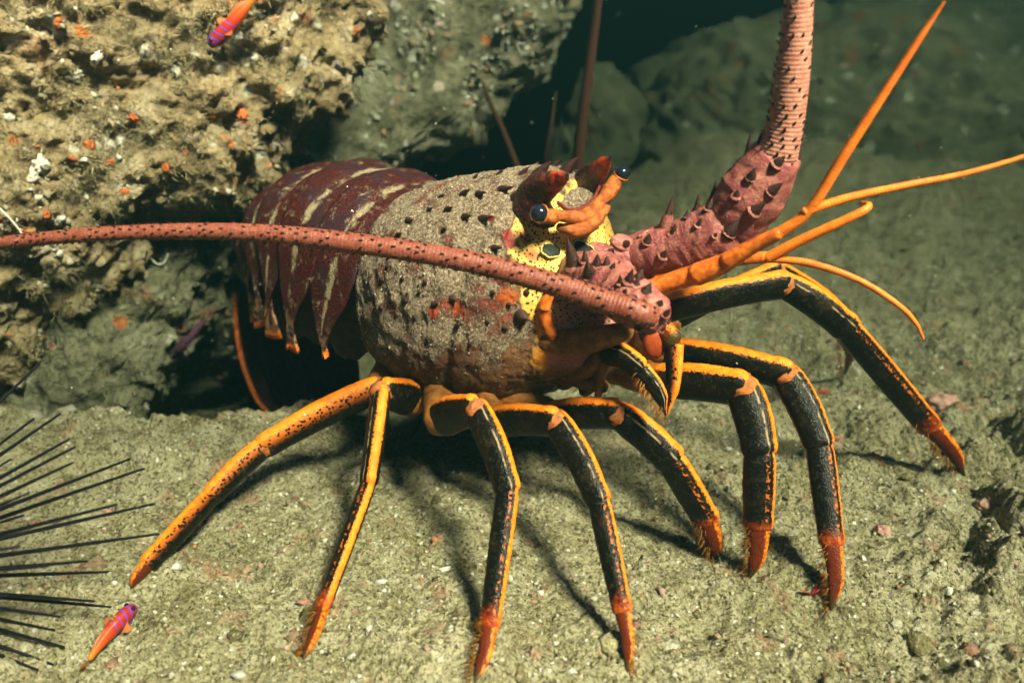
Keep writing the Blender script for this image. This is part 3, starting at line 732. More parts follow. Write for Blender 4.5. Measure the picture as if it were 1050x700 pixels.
# silhouette spines of the far antenna
for (w_, x, y, Y, tx, ty, wd, par) in ((0, 684, 226, 0.442, 691, 197, 6, far), (1, 713, 221, 0.437, 717, 197, 5, fj1), (1, 728, 214, 0.434, 734, 184, 5.5, fj1),
        (2, 753, 185, 0.425, 754, 163, 4.5, fj2), (2, 768, 160, 0.421, 769, 136, 5, fj2), (2, 778, 151, 0.420, 781, 134, 4, fj2), (2, 812, 170, 0.418, 824, 157, 4.5, fj2), (2, 803, 195, 0.420, 812, 190, 4, fj2), (2, 786, 224, 0.424, 796, 220, 4, fj2)):
    p = P(x, y, Y); t = P(tx, ty, Y - 0.003); V, F, U = spike(p, t - p, np.linalg.norm(t - p) * 0.6, RW(wd * 2.3, p), seg=10, rings=5, sink=0.45); obj("spine_base", V, F, MAT['spine_pink'], par, uv=U)
    cone_part("spine", p, t - p, np.linalg.norm(t - p), RW(wd * 1.9, p), MAT['spine'], par, seg=9)
# pink plates and spines that fill the face between the antennae
for (x, y, a, b, cc) in ((622, 262, 22, 13, 'pink'), (650, 268, 22, 15, 'pink'), (640, 250, 16, 9, 'pink'), (668, 282, 20, 12, 'pink'), (645, 286, 18, 10, 'orange'), (668, 246, 14, 10, 'pink'), (612, 280, 16, 9, 'pink')):
    p, n = hit(CTREE, x, y)
    if p is None: p = P(x, y, 0.445); n = nrm([0.3, -0.9, 0.3])
    px = RW(2, p); A = frame(n, nrm([1, 0, -0.3])); A = np.array([A[1], A[2], A[0]])
    V, F, U = blob(p, a * px, b * px, b * px * 0.55, ax=A, sub=4, noise=0.18, nf=3); fp = obj("face_plate", V, F, MAT[cc], lob, uv=U)
    q = p + n * b * px * 0.5
    V, F, U = spike(q, n + UP * 0.6 + Hd * 0.4, 7 * px, 4.5 * px, seg=9); obj("spine", V, F, MAT['spine'], fp, uv=U)
# ---- antennules
def limb(name, nodes, parent, mat, n=60, seg=14, ref=(0, 0, 1), flat=(1, 1)):
    q = [P(a, b, Y) for a, b, Y, w_ in nodes]; rd = [RW(x[3], p) for x, p in zip(nodes, q)]
    V, F, U = capped(q, rd, n=n, seg=seg, ref=ref, flat=flat); return obj(name, V, F, mat, parent, uv=U)
a1 = limb("antennule", [(668, 296, 0.425, 20), (698, 286, 0.418, 21), (720, 279, 0.412, 21)], lob, MAT['orange'])
limb("antennule_joint", [(716, 281, 0.412, 24), (742, 270, 0.405, 20), (752, 264, 0.402, 19)], a1, MAT['orange'])
limb("antennule_joint", [(747, 267, 0.402, 19), (775, 251, 0.394, 15), (797, 240, 0.388, 14)], a1, MAT['orange'])
limb("antennule_whip", [(795, 242, 0.389, 13), (829, 216, 0.382, 11), (868, 155, 0.374, 11), (912, 87, 0.366, 9), (945, 36, 0.36, 7), (968, 3, 0.355, 2)], a1, MAT['antennule'], 120)
limb("antennule_whip", [(826, 217, 0.382, 10), (870, 203, 0.378, 9), (930, 190, 0.372, 7.5), (990, 178, 0.366, 6), (1055, 159, 0.36, 4.5), (1130, 130, 0.352, 2)], a1, MAT['antennule'], 120)
a2 = limb("antennule", [(676, 288, 0.437, 18), (715, 272, 0.432, 18), (748, 267, 0.428, 18)], lob, MAT['orange'])
limb("antennule_joint", [(744, 267, 0.428, 15), (770, 265, 0.422, 13), (792, 263, 0.418, 12)], a2, MAT['orange'])
limb("antennule_whip", [(788, 264, 0.418, 12), (820, 247, 0.411, 11), (855, 231, 0.404, 10), (882, 218, 0.400, 9), (891, 211, 0.402, 7), (884, 208, 0.412, 4)], a2, MAT['antennule'], 100)
limb("antennule_whip", [(785, 265, 0.419, 8), (830, 270, 0.410, 8), (880, 287, 0.402, 7), (920, 312, 0.396, 6), (938, 330, 0.393, 5), (947, 347, 0.391, 2)], a2, MAT['antennule'], 100)

# ---- walking legs
def prof(n, a, b, bulge=0.08, flare=0.07):
    t = np.linspace(0, 1, n); r = a + (b - a) * t
    return r * (1 + bulge * np.sin(math.pi * t) + flare * np.exp(-((t - 0.95) / 0.05) ** 2) - 0.10 * np.exp(-(t / 0.06) ** 2))
def legseg(name, p0, p1, r0, r1, mat, parent, sd, flat=(1.06, 0.74), bow=0.0, point=False, n=34, seg=28):
    p0 = np.asarray(p0); p1 = np.asarray(p1); d = p1 - p0; Ln = np.linalg.norm(d)
    sdp = nrm(np.asarray(sd) - (np.asarray(sd) @ nrm(d)) * nrm(d))
    path = spline([p0, (p0 + p1) / 2 + sdp * bow * Ln, p1], n)
    if point:
        t = np.linspace(0, 1, n); r = r0 * (1 - 0.50 * t) * np.clip((1 - t) / 0.35, 0, 1) ** 0.75
        r = np.maximum(r, 1e-5); r[0] = 1e-5
        V, F, U = sweep(path, r, seg, ref=sd, flat=flat)
    else:
        r = prof(n, r0, r1)
        k = 5; a = np.linspace(0, 1, k + 1)[:-1]
        p0c = path[0] - nrm(path[1] - path[0]) * r[0] * 0.75 * np.cos(a * math.pi / 2)[:, None]
        p1c = path[-1] + nrm(path[-1] - path[-2]) * r[-1] * 0.45 * np.sin((a + 1 / k) * math.pi / 2)[:, None]
        ra = r[0] * np.sin(a * math.pi / 2); ra[0] = 1e-5
        rb = r[-1] * np.cos((a + 1 / k) * math.pi / 2); rb[-1] = 1e-5
        V, F, U = sweep(np.vstack([p0c, path, p1c]), np.concatenate([ra, r, rb]), seg, ref=sd, flat=flat)
    U[:, 1] /= U[:, 1].max()
    c = np.repeat(path.mean(0)[None], len(V), 0); dd = V - c; dd /= np.linalg.norm(dd, axis=1)[:, None]
    V = V + dd * (0.00035 * fbm(V, 300, 2))[:, None]
    return obj(name, V, F, mat, parent, uv=U)
def bristles(p0, p1, side, r, parent, n=90, ln=0.0042):
    parts = []
    d = nrm(p1 - p0); 
    for k in range(n):
        t = random.random() ** 0.8; s_ = nrm(np.asarray(side) - (np.asarray(side) @ d) * d + rng.normal(size=3) * 0.35)
        parts.append(spike(p0 + (p1 - p0) * t + s_ * r * (1 - 0.5 * t) * 0.85, s_ + d * 0.55, ln * (0.5 + random.random()), 0.00034, seg=3, rings=3))
    V, F, U = join(parts); obj("bristles", V, F, MAT['bristle'], parent, uv=U, kind="stuff")
def leg(hip, j, sd, sd_up=(0.1, -0.35, 0.95), mats=('leg_plain', 'leg', 'leg_shank', 'leg_claw'), label=None, foot=True, bow=0.03, brush=(-1, -0.2, -0.2), sdc=None):
    """hip: body point; j: list of five (px, py, Y, width) joints: upper start, knee, ankle, claw start, tip"""
    q = [P(*x[:3]) for x in j]; w_ = [0.92 * RW(x[3], p) for x, p in zip(j, q)]
    if foot: q[4] = ground_at(j[4][0], j[4][1]) + np.array([0, 0, -0.0012])
    if foot:
        for k in (2, 3):
            g_ = ground_z(np.array([q[k][0]]), np.array([q[k][1]]))[0] + w_[k] * 0.8
            if q[k][2] < g_: q[k] = CAM + (q[k] - CAM) * ((g_ - CAMZ) / (q[k][2] - CAMZ))
    up = legseg("walking_leg", q[0], q[1], w_[0], w_[1], MAT[mats[0]], lob, sd_up, bow=bow)
    if label: up["label"] = label
    V, F, U = capped([hip, (np.asarray(hip) + q[0]) / 2 + [0, 0, 0.002], q[0]], [w_[0] * 0.9, w_[0] * 1.05, w_[0] * 0.95], n=20, seg=20, ref=UP)
    V = V + 0.0006 * fbm(V, 200, 2)[:, None]; obj("leg_base", V, F, MAT['coxa'], up, uv=U)
    sdk = np.asarray(sd, float)
    V, F, U = blob(q[1], w_[1] * 0.84, w_[1] * 0.84, w_[1] * 0.84, sub=3, noise=0.12, nf=3); obj("knee_joint", V, F, MAT['knee'], up, uv=U)
    legseg("knee_segment", q[1], q[2], w_[1] * 0.92, w_[2], MAT[mats[1]], up, sdk, bow=bow)
    legseg("lower_leg", q[2], q[3], w_[2] * 0.9, w_[3] * 1.0, MAT[mats[2]], up, sdk, bow=0.0)
    cl = legseg("claw", q[3], q[4], w_[3] * 0.86, w_[3] * 0.4, MAT[mats[3]], up, sdk, point=True, bow=0.06)
    bristles(q[3] + (q[2] - q[3]) * 0.12, q[4], brush, w_[3], cl)
    return q
HIP = lambda L, s_, z=0.074: B(L, s_ * 0.040, z)
# right side, rear to front
leg(HIP(0.004, 1), [(388, 398, 0.492, 34), (270, 458, 0.452, 29), (217, 508, 0.424, 25), (152, 578, 0.382, 21), (133, 603, 0.37, 12)], (-0.45, -0.45, 0.77), (-0.45, -0.45, 0.77), ('leg_broad', 'leg_broad', 'leg_broad', 'leg_claw'),
    "rear leg with broad freckled orange back", brush=(-0.5, -0.2, -1))
leg(HIP(0.022, 1), [(422, 410, 0.468, 38), (391, 402, 0.440, 33), (378, 494, 0.402, 27), (331, 622, 0.337, 22), (307, 681, 0.31, 12)], (0.25, -0.95, 0.1))
leg(HIP(0.044, 1), [(452, 430, 0.438, 40), (489, 420, 0.404, 34), (521, 502, 0.365, 29), (502, 640, 0.318, 23), (485, 701, 0.30, 12)], (0.85, -0.55, 0.1))
leg(HIP(0.066, 1), [(508, 432, 0.436, 36), (571, 432, 0.404, 34), (614, 513, 0.366, 28), (638, 625, 0.322, 21), (643, 690, 0.304, 12)], (0.85, -0.55, 0.1), brush=(1, -0.2, -0.2))
leg(HIP(0.088, 1), [(566, 426, 0.446, 34), (634, 424, 0.424, 37), (688, 471, 0.408, 36), (724, 532, 0.402, 30), (734, 573, 0.395, 12)], (0.75, -0.35, 0.62), brush=(-0.6, -0.2, -0.6))
# left side, front to rear
leg(HIP(0.100, -1), [(672, 390, 0.448, 40), (762, 398, 0.420, 42), (779, 462, 0.398, 36), (777, 538, 0.386, 30), (768, 593, 0.377, 12)], (0.85, -0.3, 0.25), brush=(-1, -0.2, -0.2))
leg(HIP(0.088, -1), [(676, 358, 0.464, 32), (806, 384, 0.430, 36), (840, 455, 0.405, 31), (853, 556, 0.372, 25), (852, 626, 0.352, 12)], (0.9, -0.25, 0.2), brush=(-1, -0.2, -0.2))
leg(HIP(0.070, -1), [(672, 320, 0.476, 34), (804, 291, 0.478, 33), (868, 336, 0.476, 31), (953, 437, 0.486, 25), (990, 488, 0.489, 14)], (0.62, -0.25, 0.75), brush=(-0.7, -0.2, -0.7))
leg(HIP(0.048, -1), [(690, 330, 0.515, 24), (797, 276, 0.525, 24), (874, 338, 0.56, 22), (866, 345, 0.62, 18), (866, 384, 0.66, 12)], (0.62, -0.25, 0.75))
leg(HIP(0.024, -1), [(560, 330, 0.600, 30), (600, 290, 0.64, 24), (620, 300, 0.68, 22), (624, 300, 0.74, 16), (625, 305, 0.80, 12)], (0.4, 0.2, 0.85))

# ---- mouth parts
m1 = legseg("mouth_leg", P(622, 362, 0.424), P(656, 378, 0.408), 0.0068, 0.0062, MAT['leg'], lob, (0.5, -0.3, 0.8), bow=0.10)
legseg("mouth_leg_tip", P(656, 378, 0.408), P(683, 427, 0.398), 0.0058, 0.003, MAT['leg'], m1, (0.8, -0.3, 0.5), bow=0.10, point=True)
bristles(P(656, 380, 0.406), P(682, 424, 0.398), (-0.6, -0.4, -0.6), 0.0045, m1, 60, 0.005)
m2 = legseg("mouth_leg", P(664, 344, 0.436), P(690, 350, 0.424), 0.0075, 0.0066, MAT['leg_claw'], lob, (0.5, -0.5, 0.7), bow=0.32)
legseg("mouth_leg_tip", P(691, 352, 0.424), P(684, 426, 0.408), 0.0058, 0.003, MAT['leg_broad'], m2, (0.7, -0.7, 0.1), bow=0.05, point=True)
V, F, U = blob(P(672, 352, 0.427), 0.0075, 0.004, 0.0095, sub=3); obj("mouth_pad", V, F, MAT['pad'], m2, uv=U)
for (a, b, Ya, c, d, Yb, wd) in ((568, 372, 0.452, 618, 396, 0.434, 18), (578, 390, 0.452, 632, 352, 0.425, 20), (560, 350, 0.444, 640, 340, 0.410, 26), (600, 400, 0.452, 622, 372, 0.43, 14), (618, 372, 0.428, 612, 412, 0.432, 8)):
    limb("mouthpart", [(a, b, Ya, wd), ((a + c) / 2, (b + d) / 2 + 4, (Ya + Yb) / 2, wd * 1.1), (c, d, Yb, wd * 0.8)], lob, MAT['mouth'], 20)
# orange rim of the cheek under the near whip
limb("cheek_rim", [(566, 296, 0.436, 10), (558, 318, 0.436, 14), (566, 342, 0.436, 13), (580, 352, 0.434, 10)], lob, MAT['orange'], 30)
limb("cheek_rim", [(570, 350, 0.438, 8), (600, 352, 0.426, 8), (640, 342, 0.408, 8)], lob, MAT['yellow'], 30)

# ---- underside of the tail, tail plates and fan
dors = [B(0.002, 0, 0.187), B(-0.037, 0, 0.192), B(-0.080, 0, 0.195), B(-0.122, 0, 0.190), B(-0.160, 0, 0.172), B(-0.190, 0, 0.141), B(-0.204, 0, 0.104), B(-0.203, 0, 0.076)]
nD = 240; dp = spline(dors, nD)
dT = np.gradient(dp, axis=0); dT /= np.linalg.norm(dT, axis=1)[:, None]
dN = np.cross(dT, Rt); dN = dN * np.sign((dN @ UP) + 0.2 * (dN @ -Hd))[:, None]       # outward normal of the back
dl = np.concatenate([[0], np.cumsum(np.linalg.norm(np.diff(dp, axis=0), axis=1))]); LT = dl[-1]
def tail_plate(l0, l1, W, Hh, plen, tip_back):
    nu, nv = 90, 22
    u = np.linspace(-2, 2, nu); V = []; U = []
    for v in np.linspace(0, 1, nv):
        l = l0 + (l1 - l0) * v
        p = np.array([np.interp(l, dl, dp[:, k]) for k in range(3)]); n_ = nrm([np.interp(l, dl, dN[:, k]) for k in range(3)]); t_ = nrm([np.interp(l, dl, dT[:, k]) for k in range(3)])
        lift = -0.0022 + 0.0062 * v ** 1.5 - 0.0015 * math.exp(-((v - 0.5) / 0.07) ** 2)
        for uu in u:
            a = np.clip(abs(uu), 0, 1.35) / 1.35 * math.radians(88); sg = 1 if uu > 0 else -1
            x = W * math.sin(a) ** 0.92 if a > 0 else 0; dn = -Hh * (1 - math.cos(a) ** 0.95) if a < math.pi / 2 else -Hh
            q = p + Rt * (sg * x) + n_ * (dn + lift * math.cos(a) ** 0.3)
            e = max(0, (abs(uu) - 1.22) / 0.78)
            if e > 0:      # hanging side flap that narrows to a point
                mid = l0 + (l1 - l0) * (0.5 + tip_back * 0.5)
                pm = np.array([np.interp(mid, dl, dp[:, k]) for k in range(3)]); 
                base = pm + Rt * (sg * W) - n_ * Hh
                nar = (1 - e) ** 1.25
                q = base + (q - base) * nar + (-UP * 0.9 + Rt * sg * 0.12 - n_ * 0.2) * plen * e
                q = q + Rt * sg * 0.003 * math.sin(e * math.pi)
            V.append(q); U.append((uu, v))
    V = np.array(V); V = V + 0.0006 * fbm(V, 140, 2)[:, None] * dN.mean(0)
    o = obj("tail_plate", V, grid_faces(nv, nu), MAT['tail'], lob, uv=np.array(U))
    s_ = o.modifiers.new("thick", 'SOLIDIFY'); s_.thickness = 0.0022; s_.offset = -1
    return o
cuts = [0.0, 0.042, 0.085, 0.126, 0.165, 0.203, 0.240]
Ws = [0.071, 0.072, 0.071, 0.068, 0.062, 0.053]; Hs = [0.064, 0.064, 0.062, 0.058, 0.052, 0.042]; Pl = [0.046, 0.054, 0.052, 0.046, 0.038, 0.016]
for k in range(6):
    tail_plate(cuts[k] - (0.002 if k else 0.004), min(cuts[k + 1] + 0.004, LT - 0.001), Ws[k], Hs[k], Pl[k], 0.25)
core = dp - dN * 0.034
V, F, U = capped(core[::12], list(np.interp(np.linspace(0, 1, len(core[::12])), [0, 0.5, 1], [0.036, 0.032, 0.022])), n=40, seg=24, ref=Rt, flat=(1.55, 0.8))
obj("tail_underside", V, F, MAT['under'], lob, uv=U)
# tail fan: flat blades turned under the body, orange along the outer edge
fb0 = B(-0.198, 0, 0.082)
def blade(side, spread, length, width, dz, edged=False):
    root = fb0 + Rt * side * 0.018 * spread
    d = nrm(-UP * 0.93 + Hd * 0.30 - Rt * side * 0.02 * spread); wv = nrm(np.cross(d, nrm(Hd * 0.9 + UP * 0.3))); wv = wv * np.sign(wv @ Rt + 1e-6)
    nn = np.cross(d, wv); V = []; U = []
    for t in np.linspace(0, 1, 26):
        hw_ = width * math.sin(min(1, t * 1.25 + 0.18) * math.pi / 2) * (1 - 0.55 * max(0, (t - 0.75) / 0.25) ** 2)
        for q in np.linspace(-1, 1, 15):
            V.append(root + d * t * length + wv * q * hw_ + nn * (0.006 * math.sin(t * 2.4) + dz - 0.004 * q * q) + Hd * 0.012 * t * t); U.append((q, t))
    o = obj("tail_fan_blade", np.array(V), grid_faces(26, 15), MAT['fan'], lob, uv=np.array(U))
    m_ = o.modifiers.new("thick", 'SOLIDIFY'); m_.thickness = 0.0022
    V = np.array(V).reshape(26, 15, 3); sd_ = 14 if side > 0 else 0
    Vt, Ft, Ut = sweep(V[:, sd_], np.concatenate([np.full(22, 0.0024), np.linspace(0.0022, 0.0008, 4)]), 10, ref=nn, flat=(1, 1))
    if edged: obj("blade_edge", Vt, Ft, MAT['orange'], o, uv=Ut)
for side, spr, ln, wd, dz in ((1, 2.2, 0.115, 0.021, 0.003), (1, 1.1, 0.120, 0.021, 0.0), (1, 0.02, 0.118, 0.018, -0.003), (-1, 1.1, 0.120, 0.021, 0.0), (-1, 2.2, 0.115, 0.021, 0.003)):
    blade(side, spr, ln, wd, dz, side > 0 and spr > 2)
# swimmerets: dark leaf plates hanging in pairs under the tail
for l in (0.03, 0.07, 0.11, 0.15):
    p_ = np.array([np.interp(l, dl, dp[:, k]) for k in range(3)]); n_ = nrm([np.interp(l, dl, dN[:, k]) for k in range(3)]); t_ = nrm([np.interp(l, dl, dT[:, k]) for k in range(3)])
    for sg in (1, -1):
        for inner in (0, 1):
            c_ = p_ - n_ * 0.072 + Rt * sg * (0.046 - 0.022 * inner) - UP * 0.022
            A = frame(-UP + t_ * 0.25 + Rt * sg * 0.1, Rt * 0.6 + t_ * 0.8)
            V, F, U = blob(c_, 0.036, 0.020, 0.0022, ax=A, sub=4, noise=0.08, nf=3); obj("swimmeret", V, F, MAT['under'], lob, uv=U)
# silt fuzz standing on the shell
def fuzz(V, F, n, ln, wd, pick=None, cols=((0.30, 0.26, 0.17),), jit=0.6, up=0.0, clump=0.0):
    V = np.asarray(V); F = np.asarray(F); T3 = F[:, :3]
    if F.shape[1] == 4: T3 = np.vstack([F[:, [0, 1, 2]], F[:, [0, 2, 3]]])
    a, b, c = V[T3[:, 0]], V[T3[:, 1]], V[T3[:, 2]]
    nr_ = np.cross(b - a, c - a); ar = np.linalg.norm(nr_, axis=1); nr_ = nr_ / (ar[:, None] + 1e-15); cen = (a + b + c) / 3
    wgt = ar.copy()
    if pick is not None: wgt = wgt * pick(cen, nr_)
    if clump: wgt = wgt * np.clip(0.15 + fbm(cen, clump, 2, off=4.2) * 2.2, 0.02, 2)
    idx = rng.choice(len(T3), n, p=wgt / wgt.sum())
    r1 = np.sqrt(rng.random(n))[:, None]; r2 = rng.random(n)[:, None]
    p = a[idx] * (1 - r1) + b[idx] * r1 * (1 - r2) + c[idx] * r1 * r2
    nn = nr_[idx]
    return p, nn, rng
def blades(p, nn, ln, wd, cols, jit=0.6, curl=0.4, grav=0.0):
    n = len(p); d = nn + rng.normal(size=(n, 3)) * jit; d /= np.linalg.norm(d, axis=1)[:, None]
    l = ln * (0.4 + rng.random(n) * 1.1); sdv = np.cross(d, rng.normal(size=(n, 3))); sdv /= np.linalg.norm(sdv, axis=1)[:, None]
    w_ = wd * (0.6 + 0.8 * rng.random(n)); mid = p + d * (l * 0.55)[:, None]
    bend = rng.normal(size=(n, 3)) * (l * curl)[:, None]; bend[:, 2] -= grav * l
    tip = p + d * l[:, None] + bend
    V = np.stack([p - sdv * w_[:, None], p + sdv * w_[:, None], mid + sdv * w_[:, None] * 0.7, mid - sdv * w_[:, None] * 0.7, tip], 1).reshape(-1, 3)
    k = np.arange(n)[:, None] * 5
    F = np.vstack([k + [0, 1, 2], k + [0, 2, 3], k + [3, 2, 4]])
    cc = np.asarray(cols)[rng.integers(0, len(cols), n)] * (0.7 + 0.6 * rng.random((n, 1)))
    return V, F, np.repeat(cc, 5, 0)
def out_of(cen, nr_):      # faces of the shell turned outward (winding independent) on top
    return 1.0
sel = (sed + 0.25 * rng.normal(size=len(sed)) > 0.5)
tri_ok = sel[CF[:, 0]]
CFs = CF[tri_ok]
p, nn, _ = fuzz(CV, CFs, 11000, 1, 1)
nn = np.where(((p - (C0 + Hd * ((p - C0) @ Hd)[:, None] + UP * 0.13)) * nn).sum(1)[:, None] > 0, nn, -nn)
SILT = (p, nn)

# ================================================================== small lobster behind, its antennae rising into the water
lob2 = empty("spiny_lobster", (0.02, 1.05, 0.0), label="small dim lobster hidden behind the big one, thin brown antennae raised", cat="lobster")
SC = 0.42
def copy_part(o, parent):
    c = o.copy(); COL.objects.link(c); c.parent = parent
    return c
M_dim = m_plain("dull_antenna", (0.085, 0.035, 0.022), 0.5, 0.4, 0.4, 200)
keep = ("carapace", "tail_plate", "walking_leg", "tail_underside")
lob2_scale = SC
for o in list(lob.children):
    if o.name.split('.')[0] in keep:
        c = copy_part(o, lob2); c.scale = (SC, SC, SC); c.rotation_euler = (0, 0, math.radians(12))
        if "label" in c: del c["label"]
        for g_ in list(o.children):
            if g_.name.split('.')[0] in ("knee_segment", "lower_leg", "claw", "leg_base", "knee_joint"):
                copy_part(g_, c)
zb = ground_z(np.array([0.02]), np.array([1.05]))[0]
lob2.location.z = zb + 0.002
def tube2(nodes, nm):
    q = [P(a, b, Y) for a, b, Y, w_ in nodes]; rd = [RW(x[3], p_) for x, p_ in zip(nodes, q)]
    V, F, U = capped(q, rd, n=60, seg=12, ref=(1, 0, 0)); return obj(nm, V, F, M_dim, lob2, uv=U)
tube2([(588, 222, 0.99, 15), (592, 170, 0.98, 13), (600, 100, 0.97, 12), (608, 40, 0.96, 10), (614, -10, 0.95, 9), (625, -120, 0.93, 5)], "antenna")
tube2([(560, 224, 0.99, 9), (548, 205, 0.985, 8), (532, 176, 0.98, 7), (516, 135, 0.975, 6), (503, 106, 0.97, 4), (495, 85, 0.965, 2)], "antenna")
tube2([(556, 215, 1.02, 5), (560, 160, 1.03, 4), (566, 125, 1.04, 3), (570, 95, 1.05, 1.5)], "antennule")

# ================================================================== sea urchin
uc = P(-178, 655, 0.335); uc[2] = ground_z(np.array([uc[0]]), np.array([uc[1]]))[0] + 0.026
ur = empty("sea_urchin", (uc[0], uc[1], uc[2] - 0.026), label="black sea urchin with long thin needle spines on the sand beside a goby", cat="sea urchin")
V, F, U = blob(uc, 0.034, 0.034, 0.026, sub=4, noise=0.06, nf=6); obj("urchin_body", V, F, MAT['urchin'], ur, uv=U)
tips = [(41, 372, .40), (35, 429, .36), (62, 424, .38), (71, 450, .36), (77, 458, .35), (75, 474, .33), (134, 470, .36), (148, 480, .35), (119, 517, .32), (159, 516, .35), (163, 547, .335), (90, 575, .31), (111, 586, .32), (50, 580, .30),
        (97, 616, .325), (114, 622, .33), (56, 646, .31), (66, 663, .32), (55, 684, .31), (30, 505, .30), (20, 560, .28), (62, 632, .30), (12, 470, .40), (40, 690, .33), (8, 610, .27), (24, 528, .34)]
def urch(tip, r=0.00145):
    d = nrm(tip - uc); b = uc + d * [0.03, 0.03, 0.022]
    t = np.linspace(0, 1, 5)[:, None]; path = b * (1 - t) + tip * t
    V, F, U = sweep(path, np.array([r, r * 0.95, r * 0.85, r * 0.7, r * 0.42]), 7, ref=nrm(np.cross(d, [0.2, 0.3, 0.9]))); obj("spine", V, F, MAT['urchin'], ur, uv=U)
for (x, y, Y) in tips: 
    t_ = P(x, y, Y); 
    g_ = ground_z(np.array([t_[0]]), np.array([t_[1]]))[0] + 0.002
    if t_[2] < g_: t_ = ground_at(x, y, 0.002)
    urch(t_)
for k in range(90):
    d = nrm(rng.normal(size=3)); d[2] = abs(d[2]) * 0.9 + 0.05
    if d[0] > 0.25: continue
    urch(uc + nrm(d) * (0.09 + 0.08 * rng.random()))

# ================================================================== gobies
def goby(head, tail, nrm_, label, width=0.0048, skin='goby', finm='fin'):
    ctr_ = (head + tail) / 2
    g0 = empty("goby", tuple(tail), label=label, cat="fish", group=None)
    ax = nrm(tail - head); side = nrm(np.cross(ax, nrm_)); upv = nrm(np.cross(side, ax)); 
    if upv @ nrm_ < 0: upv = -upv
    L = np.linalg.norm(tail - head)
    t = np.linspace(0, 1, 40)
    path = head + (tail - head) * t[:, None] + side * (0.05 * L * np.sin(t * 3.0))[:, None]
    r = width * np.interp(t, [0, .03, .1, .22, .4, .65, .9, 1.0], [0.15, .55, .85, 1.0, .98, .72, .42, .34]); r[0] = 1e-5; r[-1] = 1e-5
    V, F, U = sweep(path, r, 20, ref=upv, flat=(1.0, 0.85)); U[:, 1] = np.repeat(t, 21)
    b = obj("body", V, F, MAT[skin], g0, uv=U)
    for sg in (1, -1):
        V, F, U2 = blob(path[4] + upv * r[4] * 0.72 + side * sg * r[4] * 0.52, *(width * 0.27,) * 3, sub=2); obj("eye", V, F, MAT['eye'], b, uv=U2)
        fr = path[11] + side * sg * r[11] * 0.8
        fan = [fr] + [fr + (side * sg * math.cos(q) * 0.9 + ax * (0.35 + 0.75 * math.sin(q)) - upv * 0.25) * width * 1.1 for q in np.linspace(0.2, 1.4, 6)]
        fv = np.array(fan + [x + upv * 0.0003 for x in fan]); 
        ff = [(0, i, i + 1) for i in range(1, 6)] + [(7, 7 + i + 1, 7 + i) for i in range(1, 6)]
        obj("pectoral_fin", fv, ff, MAT[finm], g0)
    def fin(name, i0, i1, hgt, n=12):
        ii = np.linspace(i0, i1, n).astype(int); h_ = hgt * np.sin(np.linspace(0.35, math.pi * 0.92, n))
        A = path[ii] + upv * (r[ii] * 0.85)[:, None]; Bt = A + upv * h_[:, None] + ax * (h_ * 0.4)[:, None]
        fv = np.vstack([A - side * 0.0003, Bt, A + side * 0.0003]); ff = []
        for i in range(n - 1): ff += [(i, i + 1, n + i + 1, n + i), (2 * n + i, n + i, n + i + 1, 2 * n + i + 1)]
        obj(name, fv, ff, MAT[finm], g0)
    fin("dorsal_fin", 11, 18, width * 0.9); fin("dorsal_fin", 20, 34, width * 0.7)
    tl = path[-1]; n = 9; an = np.linspace(-0.5, 0.5, n)
    fv = np.array([tl - side * 0.0003, tl + side * 0.0003] + [tl + (ax * math.cos(a_) + upv * math.sin(a_)) * L * 0.17 for a_ in an])
    ff = [(0, 2 + i, 3 + i) for i in range(n - 1)] + [(1, 3 + i, 2 + i) for i in range(n - 1)]
    obj("tail_fin", fv, ff, MAT[finm], g0)
    return g0
h1 = ground_at(141, 626, 0.004); t1 = ground_at(93, 683, 0.004); goby(h1, t1, np.array([0.1, -0.3, 0.95]), "red goby with violet bands on the sand between urchin and lobster leg", 0.0048)
pA, nA_ = hit(TA, 214, 48); pB, nB_ = hit(TA, 262, -4)
if pA is None: pA = P(214, 48, .5); nA_ = np.array([0.3, -0.9, 0.1])
if pB is None: pB = P(262, -4, .5)
Yg_ = min(pA[1], pB[1]) - 0.012
goby(P(214, 48, Yg_), P(262, -4, Yg_ + 0.01), nrm([-0.7, -0.6, 0.45]), "red goby with blue bands clinging to the overhanging rock ledge", 0.0058)
pC, nC = hit(TE, 178, 360)
if pC is None: pC = P(178, 360, 0.72)
goby(P(178, 362, pC[1] - 0.012), P(212, 325, pC[1] - 0.002), nrm([-0.5, -0.7, 0.5]), "dim purple goby beside the dark crevice under the slab", 0.0042, 'goby_shaded', 'goby_shaded')

# ================================================================== growth on the ledge and bed
for (x, y, wd) in ((139, 123, 15), (92, 148, 13), (217, 120, 11), (248, 117, 14), (190, 156, 11), (128, 196, 9), (75, 163, 10), (112, 168, 12), (60, 24, 12), (170, 172, 9), (48, 220, 9), (236, 148, 8)):
    p, n = hit(TA, x, y)
    if p is None: continue
    px = RW(2, p); A = frame(n, [0.2, 0.1, 1]); A = np.array([A[1], A[2], A[0]])
    V, F, U = blob(p, wd * px * 0.46, wd * px * 0.42, wd * px * 0.26, ax=A, sub=4, noise=0.45, nf=2.7)
    # a dimple in the middle
    q = (V - p) @ n; rd = np.linalg.norm((V - p) - np.outer(q, n), axis=1)
    V = V - np.outer(np.where(q > 0, 0.5 * wd * px * 0.3 * np.exp(-(rd / (wd * px * 0.18)) ** 2), 0), n)
    obj("anemone", V, F, MAT['polyp'], label="small round orange cup anemone on the crusty rock ledge", cat="anemone", group="orange anemones on the ledge")
